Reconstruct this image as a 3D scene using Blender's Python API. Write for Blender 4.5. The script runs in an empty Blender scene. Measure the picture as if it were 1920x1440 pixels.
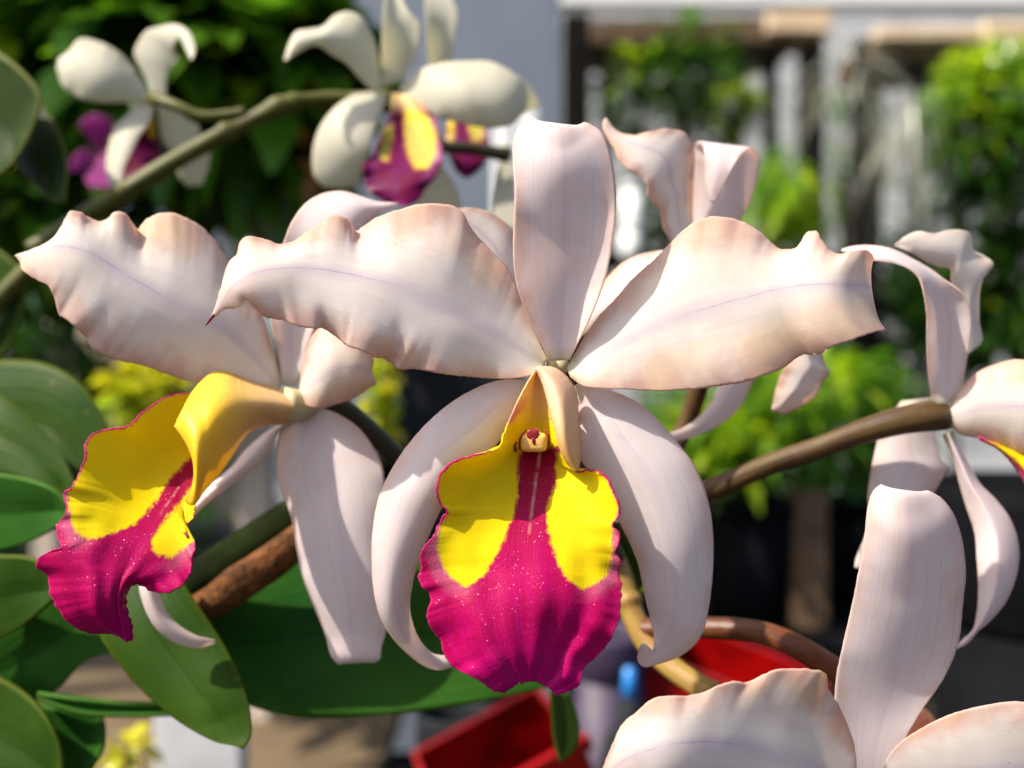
import bpy, math, random
import numpy as np
from mathutils import Vector, noise as mnoise

random.seed(7)
rng = np.random.default_rng(7)
SC = bpy.context.scene
COL = SC.collection
CAMZ = 1.2          # camera height above the ground, metres
FPX = 1800.0        # focal length in photograph pixels (1920 wide)

# ------------------------------------------------------------------ camera, sky, sun, exposure
cam_d = bpy.data.cameras.new('camera')
cam_d.sensor_width = 36.0
cam_d.lens = 36.0 * FPX / 1920.0
cam_d.clip_start = 0.01
cam_d.clip_end = 200
cam_d.dof.use_dof = True
cam_d.dof.focus_distance = 0.180
cam_d.dof.aperture_fstop = 8.0
cam_d.dof.aperture_blades = 0
cam = bpy.data.objects.new('camera', cam_d)
COL.objects.link(cam)
cam.location = (0, 0, CAMZ)
cam.rotation_euler = (math.radians(90), 0, 0)
SC.camera = cam

SUN = Vector((-0.58, -0.28, 0.76)).normalized()     # towards the sun
elev = math.asin(SUN.z)
azim = math.atan2(SUN.x, SUN.y)
w = bpy.data.worlds.new('World')
SC.world = w
w.use_nodes = True
wn = w.node_tree.nodes
wl = w.node_tree.links
bg = wn['Background']
sky = wn.new('ShaderNodeTexSky')
sky.sky_type = 'NISHITA'
sky.sun_disc = False
sky.sun_elevation = elev
sky.sun_rotation = azim
sky.air_density = 0.8
sky.dust_density = 3.0
sky.ozone_density = 0.7
wl.new(sky.outputs[0], bg.inputs[0])
bg.inputs[1].default_value = 0.12

sl = bpy.data.lights.new('sun', 'SUN')
sl.energy = 4.2
sl.angle = math.radians(0.53)
sl.color = (1.0, 0.91, 0.78)
so = bpy.data.objects.new('sun', sl)
COL.objects.link(so)
so.location = (-2, -1.2, 4)
so.rotation_euler = SUN.to_track_quat('Z', 'Y').to_euler()

SC.view_settings.view_transform = 'Standard'
SC.view_settings.look = 'None'
SC.view_settings.exposure = 1.1
SC.view_settings.gamma = 1.0
SC.view_settings.use_curve_mapping = False
SC.cycles.max_bounces = 10
SC.cycles.diffuse_bounces = 5
SC.cycles.transmission_bounces = 8
SC.cycles.use_denoising = True


# ------------------------------------------------------------------ helpers
def P(px, py, d):
    """photograph pixel and depth in mm -> world metres"""
    D = d / 1000.0
    return Vector(((px - 960) / FPX * D, D, CAMZ - (py - 720) / FPX * D))


def tag(o, label=None, cat=None, group=None, kind=None):
    if label: o['label'] = label
    if cat: o['category'] = cat
    if group: o['group'] = group
    if kind: o['kind'] = kind
    return o


def thing(name, label, cat, loc, group=None):
    o = bpy.data.objects.new(name, None)
    o.empty_display_size = 0.01
    o.location = loc
    COL.objects.link(o)
    return tag(o, label, cat, group)


def mesh_obj(name, verts, faces, mat, parent=None, smooth=True, loc=None):
    """verts in world coordinates; origin at parent, loc or first vertex centre"""
    v = np.asarray(verts, dtype=float)
    if parent is not None:
        org = np.array(world_loc(parent))
    elif loc is not None:
        org = np.array(loc)
    else:
        org = v.mean(axis=0)
    me = bpy.data.meshes.new(name)
    me.from_pydata((v - org).tolist(), [], faces)
    me.materials.append(mat)
    if smooth:
        me.polygons.foreach_set('use_smooth', [True] * len(me.polygons))
    me.update()
    o = bpy.data.objects.new(name, me)
    COL.objects.link(o)
    if parent is not None:
        o.parent = parent
    else:
        o.location = org
    return o


def world_loc(o):
    l = Vector((0, 0, 0))
    while o is not None:
        l = l + o.location
        o = o.parent
    return l


def keys(k, s):
    k = np.asarray(k, dtype=float)
    # smooth interpolation of key values
    x, y = k[:, 0], k[:, 1]
    if len(x) < 3:
        return np.interp(s, x, y)
    return cubic(x, y[:, None], s)[:, 0]


def cubic(x, y, s):
    m = np.zeros_like(y)
    dx = np.diff(x)
    dx[dx < 1e-9] = 1e-9
    sl_ = np.diff(y, axis=0) / dx[:, None]
    m[0], m[-1] = sl_[0], sl_[-1]
    if len(x) > 2:
        wa = dx[1:, None]
        wb = dx[:-1, None]
        m[1:-1] = (sl_[:-1] * wa + sl_[1:] * wb) / (wa + wb)
    i = np.clip(np.searchsorted(x, s, side='right') - 1, 0, len(x) - 2)
    h = dx[i]
    t = np.clip((s - x[i]) / h, 0, 1)[:, None]
    h = h[:, None]
    h00 = 2 * t**3 - 3 * t**2 + 1
    h10 = t**3 - 2 * t**2 + t
    h01 = -2 * t**3 + 3 * t**2
    h11 = t**3 - t**2
    return h00 * y[i] + h10 * h * m[i] + h01 * y[i + 1] + h11 * h * m[i + 1]


def curve(pts, s):
    p = np.array([(q[0], q[1], q[2] if len(q) > 2 else 0.0) for q in pts], dtype=float)
    seg = np.linalg.norm(np.diff(p * np.array([1, 1, 8.0]), axis=0), axis=1)
    x = np.concatenate([[0], np.cumsum(seg)])
    x /= x[-1]
    return cubic(x, p, s)


def fbm1(x, seed):
    return mnoise.noise(Vector((x, seed * 7.13, seed * 3.7)))


def sd_poly(px, py, poly):
    """signed distance (positive inside) in photograph pixels"""
    poly = np.asarray(poly, dtype=float)
    d = np.full(px.shape, 1e9)
    inside = np.zeros(px.shape, dtype=bool)
    n = len(poly)
    for i in range(n):
        a = poly[i]
        b = poly[(i + 1) % n]
        e = b - a
        wx, wy = px - a[0], py - a[1]
        t = np.clip((wx * e[0] + wy * e[1]) / (e @ e + 1e-9), 0, 1)
        dd = np.hypot(wx - e[0] * t, wy - e[1] * t)
        d = np.minimum(d, dd)
        c = ((a[1] > py) != (b[1] > py))
        xi = (b[0] - a[0]) * (py - a[1]) / (b[1] - a[1] + 1e-12) + a[0]
        inside ^= (c & (px < xi))
    return np.where(inside, d, -d)


SEED = [0]


def blade(name, parent, mat, L, R, dm, M=None, eL=((0, 0), (1, 0)), eR=((0, 0), (1, 0)), ns=90, nt=40,
          ruffle=0.0, rfreq=7.0, jag=0.0, thick=0.28, wave=0.0, attrs=None, crease=0.0, pw=3.0, label=None, pleat=None, dscale=0.34, endjag=0.0):
    """a petal, sepal, lip or leaf: a sheet lofted between two edges (photo outline) with its own depth profile (mm)"""
    SEED[0] += 1
    seed = SEED[0]
    s = np.linspace(0, 1, ns)
    cl, cr = curve(L, s), curve(R, s)
    d0 = keys(dm, s)
    dl = d0 + keys(eL, s)
    dr = d0 + keys(eR, s)
    dcm = np.zeros(ns)
    if M is None:
        cm = (cl + cr) / 2
        cm[:, 2] = d0
        f = np.full(ns, 0.5)
    else:
        cm = curve(M, s)
        dcm = cm[:, 2].copy()
        cm[:, 2] = d0
        a = np.linalg.norm(cm[:, :2] - cl[:, :2], axis=1) + 1.0
        b = np.linalg.norm(cr[:, :2] - cm[:, :2], axis=1) + 1.0
        f = np.clip(a / (a + b), 0.33, 0.67)
        k = max(3, ns // 10)
        f = np.convolve(np.pad(f, k, mode='edge'), np.ones(2 * k + 1) / (2 * k + 1), mode='valid')
    if jag > 0:
        for c, sd in ((cl, 1.0), (cr, 2.0)):
            tan = np.gradient(c[:, :2], axis=0)
            tan /= (np.linalg.norm(tan, axis=1)[:, None] + 1e-9)
            nrm = np.stack([-tan[:, 1], tan[:, 0]], axis=1)
            for i in range(ns):
                a_ = jag * (0.6 * fbm1(s[i] * 45, seed + sd) + 0.6 * fbm1(s[i] * 110, seed + sd + 9)
                            + 0.35 * fbm1(s[i] * 240, seed + sd + 5))
                c[i, :2] += nrm[i] * a_ * min(1, s[i] * 6)
    A = np.stack([cl[:, 0], cl[:, 1], dl], 1)
    B = cm.copy()
    C = np.stack([cr[:, 0], cr[:, 1], dr], 1)
    t = np.linspace(0, 1, nt)
    pts = np.zeros((ns, nt, 3))
    uv = np.zeros((ns, nt, 2))
    for i in range(ns):
        fi = f[i]
        l0 = (t - fi) * (t - 1) / (fi)
        l1 = t * (t - 1) / (fi * (fi - 1))
        l2 = t * (t - fi) / (1 - fi)
        pts[i] = l0[:, None] * A[i] + l1[:, None] * B[i] + l2[:, None] * C[i]
        uv[i, :, 0] = np.where(t < fi, 0.5 * t / fi, 0.5 + 0.5 * (t - fi) / (1 - fi))
        uv[i, :, 1] = s[i]
        q = 2 * uv[i, :, 0] - 1
        wq = np.abs(q)**pw
        pts[i, :, 2] += wq * np.where(q < 0, cl[i, 2], cr[i, 2]) * dscale + (1 - wq) * dcm[i]
        if endjag and s[i] > 0.9:
            pts[i, :, 1] += endjag * (s[i] - 0.9) / 0.1 * np.array([mnoise.noise(Vector((z * 16, seed, 0))) + 0.6 * mnoise.noise(Vector((z * 45, seed, 3))) for z in uv[i, :, 0]])
        if crease:
            pts[i, :, 2] += crease * (1 - np.abs(q)) * min(1, (1 - s[i]) * 5)
        if ruffle:
            amp = ruffle * min(1, s[i] * 4)
            rl = fbm1(s[i] * rfreq, seed + 20) + 0.5 * fbm1(s[i] * rfreq * 2.3, seed + 23)
            rr = fbm1(s[i] * rfreq, seed + 30) + 0.5 * fbm1(s[i] * rfreq * 2.3, seed + 33)
            pts[i, :, 2] += amp * np.abs(q)**pw * np.where(q < 0, rl, rr)
        if pleat:
            pa, pn, p0, ph = pleat
            ws = min(1.0, max(0.0, (s[i] - p0) / (1 - p0) * 1.6)) * min(1.0, (1 - s[i]) * 12 + 0.25)
            uu = uv[i, :, 0] + 0.03 * fbm1(s[i] * 4, seed + 50)
            pts[i, :, 2] += pa * ws * (np.sin(uu * pn * 6.283 + ph) + 0.5 * np.sin(uu * pn * 2.3 * 6.283 + 1.3 + ph)) * (0.45 + 0.55 * np.abs(q))
        if wave:
            for j in range(nt):
                pts[i, j, 2] += wave * mnoise.noise(Vector((pts[i, j, 0] / 150, pts[i, j, 1] / 150, seed * 5.1)))
    flat = pts.reshape(-1, 3)
    D = flat[:, 2] / 1000
    V = np.stack([(flat[:, 0] - 960) / FPX * D, D, CAMZ - (flat[:, 1] - 720) / FPX * D], 1)
    idx = np.arange(ns * nt).reshape(ns, nt)
    F = np.stack([idx[:-1, :-1], idx[:-1, 1:], idx[1:, 1:], idx[1:, :-1]], -1).reshape(-1, 4)
    o = mesh_obj(name, V, F.tolist(), mat, parent)
    me = o.data
    ul = me.uv_layers.new(name='UVMap')
    li = np.zeros(len(me.loops), dtype=np.int32)
    me.loops.foreach_get('vertex_index', li)
    ul.data.foreach_set('uv', uv.reshape(-1, 2)[li].ravel())
    if attrs:
        for an, fn in attrs.items():
            at = me.attributes.new(an, 'FLOAT', 'POINT')
            at.data.foreach_set('value', np.asarray(fn(flat[:, 0], flat[:, 1]), dtype=np.float32))
    sm = o.modifiers.new('thickness', 'SOLIDIFY')
    sm.thickness = thick / 1000
    sm.offset = 0
    if label: o['label'] = label
    return o


def tube(name, parent, mat, pts, label=None, cat=None, n=18, ns=60, rscale=1.0, cap=True, bump=0.0, kind=None, nodes=()):
    """pts: (px, py, depth mm, radius px)"""
    p = np.array([list(P(a, b, d)) + [r / FPX * d / 1000 * rscale] for a, b, d, r in pts])
    seg = np.linalg.norm(np.diff(p[:, :3], axis=0), axis=1)
    x = np.concatenate([[0], np.cumsum(seg)])
    x /= x[-1]
    q = cubic(x, p, np.linspace(0, 1, ns))
    SEED[0] += 1
    V, F = [], []
    T = np.gradient(q[:, :3], axis=0)
    up = Vector((0.1, -1, 0.2))
    for i in range(ns):
        t_ = Vector(T[i]).normalized()
        a = t_.cross(up).normalized()
        b = t_.cross(a).normalized()
        for j in range(n):
            an = 2 * math.pi * j / n
            r = q[i, 3] * (1 + sum(0.3 * math.exp(-(((i / ns) - nd) / 0.014)**2) for nd in nodes))
            if bump:
                r *= 1 + bump * mnoise.noise(Vector((math.cos(an) * 1.2, math.sin(an) * 1.2, i * 0.12 + SEED[0])))
            V.append(Vector(q[i, :3]) + (a * math.cos(an) + b * math.sin(an)) * r)
    for i in range(ns - 1):
        for j in range(n):
            k = (j + 1) % n
            F.append((i * n + j, i * n + k, (i + 1) * n + k, (i + 1) * n + j))
    F.append(tuple(range(n - 1, -1, -1)))
    F.append(tuple((ns - 1) * n + j for j in range(n)))
    o = mesh_obj(name, V, F, mat, parent)
    me = o.data
    ul = me.uv_layers.new(name='UVMap')
    li = np.zeros(len(me.loops), dtype=np.int32)
    me.loops.foreach_get('vertex_index', li)
    uvs = np.array([[abs(2 * (k % n) / n - 1), (k // n) / ns] for k in range(len(V))])
    ul.data.foreach_set('uv', uvs[li].ravel())
    tag(o, label, cat, None, kind)
    return o


def box(name, parent, mat, lo, hi, bevel=0.0, label=None, cat=None, kind=None, rot=None):
    lo, hi = Vector(lo), Vector(hi)
    c = (lo + hi) / 2
    h = (hi - lo) / 2
    V = [Vector((sx * h.x, sy * h.y, sz * h.z)) for sx in (-1, 1) for sy in (-1, 1) for sz in (-1, 1)]
    if rot:
        from mathutils import Euler
        m = Euler(rot).to_matrix()
        V = [m @ v for v in V]
    V = [v + c for v in V]
    F = [(0, 1, 3, 2), (4, 6, 7, 5), (0, 4, 5, 1), (2, 3, 7, 6), (0, 2, 6, 4), (1, 5, 7, 3)]
    o = mesh_obj(name, V, F, mat, parent, smooth=False)
    if bevel:
        b = o.modifiers.new('bevel', 'BEVEL')
        b.width = bevel
        b.segments = 2
    tag(o, label, cat, None, kind)
    return o


# ------------------------------------------------------------------ materials
class NT:
    def __init__(self, name):
        self.m = bpy.data.materials.new(name)
        self.m.use_nodes = True
        self.t = self.m.node_tree
        self.t.nodes.clear()
        self.out = self.t.nodes.new('ShaderNodeOutputMaterial')

    def node(self, typ, **props):
        n = self.t.nodes.new(typ)
        for k, v in props.items():
            setattr(n, k, v)
        return n

    def set(self, sock, v):
        if hasattr(v, 'links') or isinstance(v, bpy.types.NodeSocket):
            self.t.links.new(v, sock)
        elif isinstance(v, (tuple, list)):
            sock.default_value = tuple(v) + ((1.0,) if len(v) == 3 and sock.type == 'RGBA' else ())
        else:
            sock.default_value = v

    def math(self, op, a, b=0.0, c=None, clamp=False):
        n = self.node('ShaderNodeMath', operation=op, use_clamp=clamp)
        self.set(n.inputs[0], a)
        self.set(n.inputs[1], b)
        if c is not None: self.set(n.inputs[2], c)
        return n.outputs[0]

    def sstep(self, x, a, b, lo=0.0, hi=1.0):
        n = self.node('ShaderNodeMapRange', interpolation_type='SMOOTHSTEP')
        self.set(n.inputs['Value'], x)
        n.inputs['From Min'].default_value = a
        n.inputs['From Max'].default_value = b
        n.inputs['To Min'].default_value = lo
        n.inputs['To Max'].default_value = hi
        return n.outputs[0]

    def mix(self, f, a, b, mode='MIX'):
        n = self.node('ShaderNodeMix', data_type='RGBA', blend_type=mode)
        self.set(n.inputs[0], f)
        self.set(n.inputs[6], a)
        self.set(n.inputs[7], b)
        return n.outputs[2]

    def coord(self):
        return self.node('ShaderNodeTexCoord').outputs['Object']

    def uv(self):
        n = self.node('ShaderNodeUVMap')
        sp = self.node('ShaderNodeSeparateXYZ')
        self.t.links.new(n.outputs[0], sp.inputs[0])
        return n.outputs[0], sp.outputs[0], sp.outputs[1]

    def noise(self, scale, detail=2.0, vec=None, rough=0.5, dist=0.0):
        n = self.node('ShaderNodeTexNoise')
        n.inputs['Scale'].default_value = scale
        n.inputs['Detail'].default_value = detail
        n.inputs['Roughness'].default_value = rough
        n.inputs['Distortion'].default_value = dist
        self.set(n.inputs['Vector'], vec if vec is not None else self.coord())
        return n.outputs[0]

    def voronoi(self, scale, vec=None, out='Distance', feature='F1'):
        n = self.node('ShaderNodeTexVoronoi', feature=feature)
        n.inputs['Scale'].default_value = scale
        self.set(n.inputs['Vector'], vec if vec is not None else self.coord())
        return n.outputs[out]

    def attr(self, name):
        n = self.node('ShaderNodeAttribute')
        n.attribute_name = name
        return n.outputs['Fac']

    def vscale(self, vec, s):
        n = self.node('ShaderNodeMapping')
        self.set(n.inputs[0], vec)
        n.inputs['Scale'].default_value = s
        return n.outputs[0]

    def bump(self, h, strength, dist, prev=None):
        n = self.node('ShaderNodeBump')
        self.set(n.inputs['Height'], h)
        n.inputs['Strength'].default_value = strength
        n.inputs['Distance'].default_value = dist
        if prev is not None: self.set(n.inputs['Normal'], prev)
        return n.outputs[0]

    def sparkle(self, co, scale, radius, amount, rough=0.2, tint=(0.9, 0.87, 0.88)):
        """single bright surface cells: each is a tiny facet turned its own way"""
        v = self.node('ShaderNodeTexVoronoi')
        v.inputs['Scale'].default_value = scale
        self.set(v.inputs['Vector'], co)
        mask = self.math('MULTIPLY', self.sstep(v.outputs['Distance'], radius, radius * 0.6), amount)
        sub = self.node('ShaderNodeVectorMath', operation='SUBTRACT')
        self.t.links.new(v.outputs['Color'], sub.inputs[0])
        sub.inputs[1].default_value = (0.5, 0.5, 0.5)
        sc = self.node('ShaderNodeVectorMath', operation='SCALE')
        self.t.links.new(sub.outputs[0], sc.inputs[0])
        sc.inputs['Scale'].default_value = 0.95
        g = self.node('ShaderNodeNewGeometry')
        ad = self.node('ShaderNodeVectorMath', operation='ADD')
        self.t.links.new(g.outputs['Normal'], ad.inputs[0])
        self.t.links.new(sc.outputs[0], ad.inputs[1])
        no = self.node('ShaderNodeVectorMath', operation='NORMALIZE')
        self.t.links.new(ad.outputs[0], no.inputs[0])
        gl = self.node('ShaderNodeBsdfGlossy')
        self.t.links.new(self.mix(mask, (0, 0, 0), tint), gl.inputs['Color'])
        gl.inputs['Roughness'].default_value = rough
        self.t.links.new(no.outputs[0], gl.inputs['Normal'])
        return mask, gl.outputs[0]

    def finish(self, color, rough=0.5, spec=0.5, normal=None, transl=0.0, tcolor=None, metal=0.0, sheen=0.0, coat=0.0, emission=None, spark=None):
        b = self.node('ShaderNodeBsdfPrincipled')
        self.set(b.inputs['Base Color'], color)
        self.set(b.inputs['Roughness'], rough)
        self.set(b.inputs['Specular IOR Level'], spec)
        b.inputs['Metallic'].default_value = metal
        if sheen: b.inputs['Sheen Weight'].default_value = sheen
        if coat:
            b.inputs['Coat Weight'].default_value = coat
            b.inputs['Coat Roughness'].default_value = 0.15
        if normal is not None: self.set(b.inputs['Normal'], normal)
        sh = b.outputs[0]
        if transl:
            tr = self.node('ShaderNodeBsdfTranslucent')
            self.set(tr.inputs['Color'], tcolor if tcolor is not None else color)
            mx = self.node('ShaderNodeMixShader')
            self.set(mx.inputs[0], transl)
            self.t.links.new(sh, mx.inputs[1])
            self.t.links.new(tr.outputs[0], mx.inputs[2])
            sh = mx.outputs[0]
        if spark is not None:
            ms = self.node('ShaderNodeAddShader')
            self.t.links.new(sh, ms.inputs[0])
            self.t.links.new(spark[1], ms.inputs[1])
            sh = ms.outputs[0]
        self.t.links.new(sh, self.out.inputs[0])
        return self.m


def petal_mat(name, base, edge, blotch, vein, edge_amt=0.7, blotch_amt=0.5, vein_amt=0.6, streak=0.15, green=0.5,
              edge_lo=0.45, sparkle=0.35, rough=0.5, transl=0.56, tint=(1, 0.94, 0.87)):
    N = NT(name)
    co = N.coord()
    uvv, u, v = N.uv()
    e = N.math('ABSOLUTE', N.math('SUBTRACT', N.math('MULTIPLY', u, 2.0), 1.0))
    n1 = N.noise(70, 3, co)
    n2 = N.noise(28, 2, co)
    n3 = N.noise(260, 4, co, rough=0.65)
    ed = N.math('ADD', N.math('ADD', e, N.math('MULTIPLY', N.math('SUBTRACT', n1, 0.5), 0.9)), N.math('MULTIPLY', N.math('SUBTRACT', n3, 0.5), 0.5))
    ef = N.math('MULTIPLY', N.sstep(ed, edge_lo, 1.1), edge_amt)
    # colour deepens where the petal ends
    tip = N.math('MULTIPLY', N.sstep(N.math('ADD', v, N.math('MULTIPLY', N.math('SUBTRACT', n1, 0.5), 0.5)), 0.72, 1.05), edge_amt * 0.45)
    col = N.mix(N.math('MULTIPLY', N.math('MULTIPLY', N.sstep(n2, 0.42, 0.68), N.sstep(e, 0.05, 0.75)), blotch_amt), base, blotch)
    col = N.mix(N.math('MAXIMUM', ef, tip), col, edge)
    # blotches stronger towards the edges
    bf = N.math('MULTIPLY', N.math('MULTIPLY', N.sstep(n1, 0.5, 0.72), N.sstep(e, 0.25, 0.8)), blotch_amt)
    col = N.mix(bf, col, blotch)
    # fine lengthwise streaks and midrib
    st = N.noise(1.0, 3, N.vscale(uvv, (34, 1.1, 1)), rough=0.6)
    col = N.mix(N.math('MULTIPLY', N.sstep(st, 0.50, 0.72), streak), col, vein)
    wob = N.math('MULTIPLY', N.math('SUBTRACT', N.noise(1.0, 2, N.vscale(uvv, (0.0, 14, 1))), 0.5), 0.012)
    md = N.math('ABSOLUTE', N.math('SUBTRACT', N.math('ADD', u, wob), 0.5))
    rib = N.math('MULTIPLY', N.sstep(md, 0.010, 0.002), N.math('MULTIPLY', N.sstep(v, 0.25, 0.6), N.sstep(n3, 0.25, 0.6, 0.35, 1.0)))
    soft = N.math('MULTIPLY', N.sstep(md, 0.10, 0.0), 0.30)
    col = N.mix(N.math('MULTIPLY', N.math('MAXIMUM', rib, soft), vein_amt), col, vein)
    vn = N.voronoi(1.0, N.vscale(uvv, (15, 3.2, 1)), feature='DISTANCE_TO_EDGE')
    col = N.mix(N.math('MULTIPLY', N.math('MULTIPLY', N.sstep(vn, 0.045, 0.0), N.sstep(n1, 0.35, 0.65)), 0.10 + streak * 0.3), col, vein)
    # greenish claw at the base
    col = N.mix(N.math('MULTIPLY', N.sstep(v, 0.07, 0.0), green), col, (0.50, 0.50, 0.24))
    # slight mottling
    col = N.mix(N.math('MULTIPLY', N.sstep(n3, 0.35, 0.7), 0.10), col, edge)
    # a few tiny dark specks
    sp = N.voronoi(240, co)
    col = N.mix(N.math('MULTIPLY', N.math('MULTIPLY', N.sstep(sp, 0.06, 0.04), N.sstep(n1, 0.56, 0.6)), 0.4), col, (0.25, 0.14, 0.12))
    # crystalline surface cells: bump
    cell = N.voronoi(2600, co)
    rnd = N.noise(3400, 1, co)
    h = N.math('ADD', N.math('MULTIPLY', cell, 0.5), rnd)
    nr = N.bump(h, sparkle * 0.3, 0.00012)
    nr = N.bump(st, 0.08, 0.0003, nr)
    tc = N.mix(1.0, col, tint, 'MULTIPLY')
    return N.finish(col, rough, 0.22, nr, transl, tc, spark=N.sparkle(co, 4600, 0.33, 0.022, 0.26))


M_petal = petal_mat('petal_peach', (0.88, 0.845, 0.815), (0.71, 0.48, 0.39), (0.83, 0.69, 0.46), (0.50, 0.38, 0.64),
                    edge_amt=0.95, blotch_amt=0.6, vein_amt=0.7, streak=0.10)
M_sepal = petal_mat('sepal_lilac', (0.85, 0.79, 0.805), (0.76, 0.54, 0.44), (0.82, 0.75, 0.66), (0.58, 0.48, 0.66),
                    edge_amt=0.55, blotch_amt=0.25, vein_amt=0.35, streak=0.30, edge_lo=0.62)
M_cream = petal_mat('petal_cream', (0.74, 0.725, 0.63), (0.70, 0.62, 0.48), (0.72, 0.69, 0.56), (0.66, 0.65, 0.54),
                    edge_amt=0.35, blotch_amt=0.2, vein_amt=0.2, streak=0.08, tint=(0.95, 0.95, 0.8))
M_white = petal_mat('petal_white', (0.82, 0.78, 0.74), (0.76, 0.62, 0.52), (0.80, 0.72, 0.58), (0.66, 0.56, 0.68),
                    edge_amt=0.55, blotch_amt=0.3, vein_amt=0.3, streak=0.12)


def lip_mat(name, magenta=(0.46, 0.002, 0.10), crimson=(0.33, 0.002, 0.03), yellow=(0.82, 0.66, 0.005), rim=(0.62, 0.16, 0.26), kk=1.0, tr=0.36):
    N = NT(name)
    co = N.coord()
    uvv, u, v = N.uv()
    e = N.math('ABSOLUTE', N.math('SUBTRACT', N.math('MULTIPLY', u, 2.0), 1.0))
    nf = N.noise(700, 4, co, rough=0.7)
    nc = N.noise(160, 3, co)
    vs_ = N.noise(1.0, 3, N.vscale(uvv, (85, 7, 1)), rough=0.65)
    sy = N.math('ADD', N.math('ADD', N.attr('sd_yellow'), N.math('MULTIPLY', N.math('SUBTRACT', nf, 0.5), 4.0)), N.math('MULTIPLY', N.math('SUBTRACT', vs_, 0.5), 2.2))
    sr = N.attr('throat')
    # magenta field with crimson clouds
    col = N.mix(N.sstep(nc, 0.40, 0.70), magenta, tuple(kk * x for x in (0.40, 0.002, 0.075)))
    col = N.mix(N.math('MULTIPLY', N.sstep(v, 0.80, 1.0), 0.5), col, tuple(kk * x for x in (0.56, 0.004, 0.24)))  # purple sheen of the sun, painted into the colour towards the end
    st = N.noise(1.0, 3, N.vscale(uvv, (46, 2.0, 1)), rough=0.6)
    col = N.mix(N.math('MULTIPLY', N.sstep(st, 0.45, 0.75), 0.35), col, tuple(kk * x for x in (0.36, 0.001, 0.07)))
    vv = N.noise(1.0, 3, N.vscale(uvv, (120, 3.0, 1)), rough=0.6)
    col = N.mix(N.math('MULTIPLY', N.sstep(vv, 0.48, 0.70), 0.5), col, tuple(kk * x for x in (0.52, 0.008, 0.24)))
    # crimson throat
    col = N.mix(sr, col, crimson)
    # pale pink margin round the yellow
    halo = N.math('MULTIPLY', N.sstep(sy, -7.0, -0.6), N.sstep(e, 0.45, 0.85))
    col = N.mix(N.math('MULTIPLY', halo, 0.75), col, rim)
    # yellow lobes with a toothed margin
    yel = N.mix(N.sstep(N.noise(55, 2, co), 0.35, 0.7), yellow, (0.74, 0.55, 0.004))
    brown = N.math('MULTIPLY', N.sstep(sy, -1.0, -0.1), 0.6)
    col = N.mix(N.math('MULTIPLY', brown, N.sstep(e, 0.8, 0.4)), col, (0.42, 0.03, 0.01))
    col = N.mix(N.sstep(sy, -0.9, 1.0), col, yel)
    # pale hood
    col = N.mix(N.attr('hood'), col, (0.80, 0.56, 0.25))
    # white-pink centre line
    col = N.mix(N.math('MULTIPLY', N.attr('line'), N.sstep(N.noise(500, 2, co), 0.3, 0.6)), col, (0.72, 0.40, 0.34))
    # rosy thin edge
    ef = N.sstep(N.math('ADD', e, N.math('MULTIPLY', N.math('SUBTRACT', nf, 0.5), 0.04)), 0.972, 0.996)
    col = N.mix(N.math('MULTIPLY', ef, N.math('SUBTRACT', 1.0, N.attr('norim'))), col, tuple(kk * x for x in (0.52, 0.02, 0.15)))
    cell = N.voronoi(2900, co)
    rnd = N.noise(2400, 1, co)
    yf = N.sstep(sy, -0.5, 1.5)
    h = N.math('ADD', N.math('MULTIPLY', cell, 0.7), rnd)
    h = N.math('MULTIPLY', h, N.math('SUBTRACT', 1.0, N.math('MULTIPLY', yf, 0.75)))
    nr = N.bump(h, 0.28, 0.00018)
    nr = N.bump(st, 0.10, 0.0004, nr)
    gl = N.sstep(N.noise(2600, 1, co), 0.54, 0.66)
    rg = N.math('ADD', N.math('SUBTRACT', 0.46, N.math('MULTIPLY', gl, 0.26)), N.math('MULTIPLY', yf, 0.2))
    return N.finish(col, rg, N.math('ADD', 0.10, N.math('MULTIPLY', gl, 0.15)), nr, tr, spark=N.sparkle(co, 3600, 0.36, N.math('MULTIPLY', N.math('SUBTRACT', 1.0, yf), 0.022), 0.27, (1.0, 0.6, 0.75)))


M_lip = lip_mat('lip_pattern')
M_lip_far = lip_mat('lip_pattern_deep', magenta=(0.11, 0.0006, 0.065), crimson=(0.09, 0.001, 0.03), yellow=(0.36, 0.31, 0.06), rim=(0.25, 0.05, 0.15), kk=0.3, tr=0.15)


def tube_lip_mat(name, pale, deep, pale_at=0.1, deep_at=0.7):
    N = NT(name)
    co = N.coord()
    uvv, u, v = N.uv()
    n1 = N.noise(110, 3, co)
    f = N.sstep(N.math('ADD', v, N.math('MULTIPLY', N.math('SUBTRACT', n1, 0.5), 0.25)), pale_at, deep_at)
    col = N.mix(f, pale, deep)
    net = N.voronoi(1.0, N.vscale(uvv, (16, 9, 1)), feature='DISTANCE_TO_EDGE')
    col = N.mix(N.math('MULTIPLY', N.sstep(net, 0.05, 0.0), 0.22), col, (0.55, 0.26, 0.05))
    e = N.math('ABSOLUTE', N.math('SUBTRACT', N.math('MULTIPLY', u, 2.0), 1.0))
    col = N.mix(N.math('MULTIPLY', N.sstep(v, 0.975, 1.0), 0.5), col, (0.50, 0.10, 0.06))
    rnd = N.noise(2800, 1, co)
    nr = N.bump(rnd, 0.25, 0.0002)
    return N.finish(col, 0.45, 0.4, nr, 0.35)


M_tube = tube_lip_mat('lip_tube', (0.74, 0.52, 0.26), (0.86, 0.60, 0.03))
M_tube_pale = tube_lip_mat('lip_tube_pale', (0.82, 0.58, 0.40), (0.80, 0.50, 0.18), 0.1, 1.0)


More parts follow.
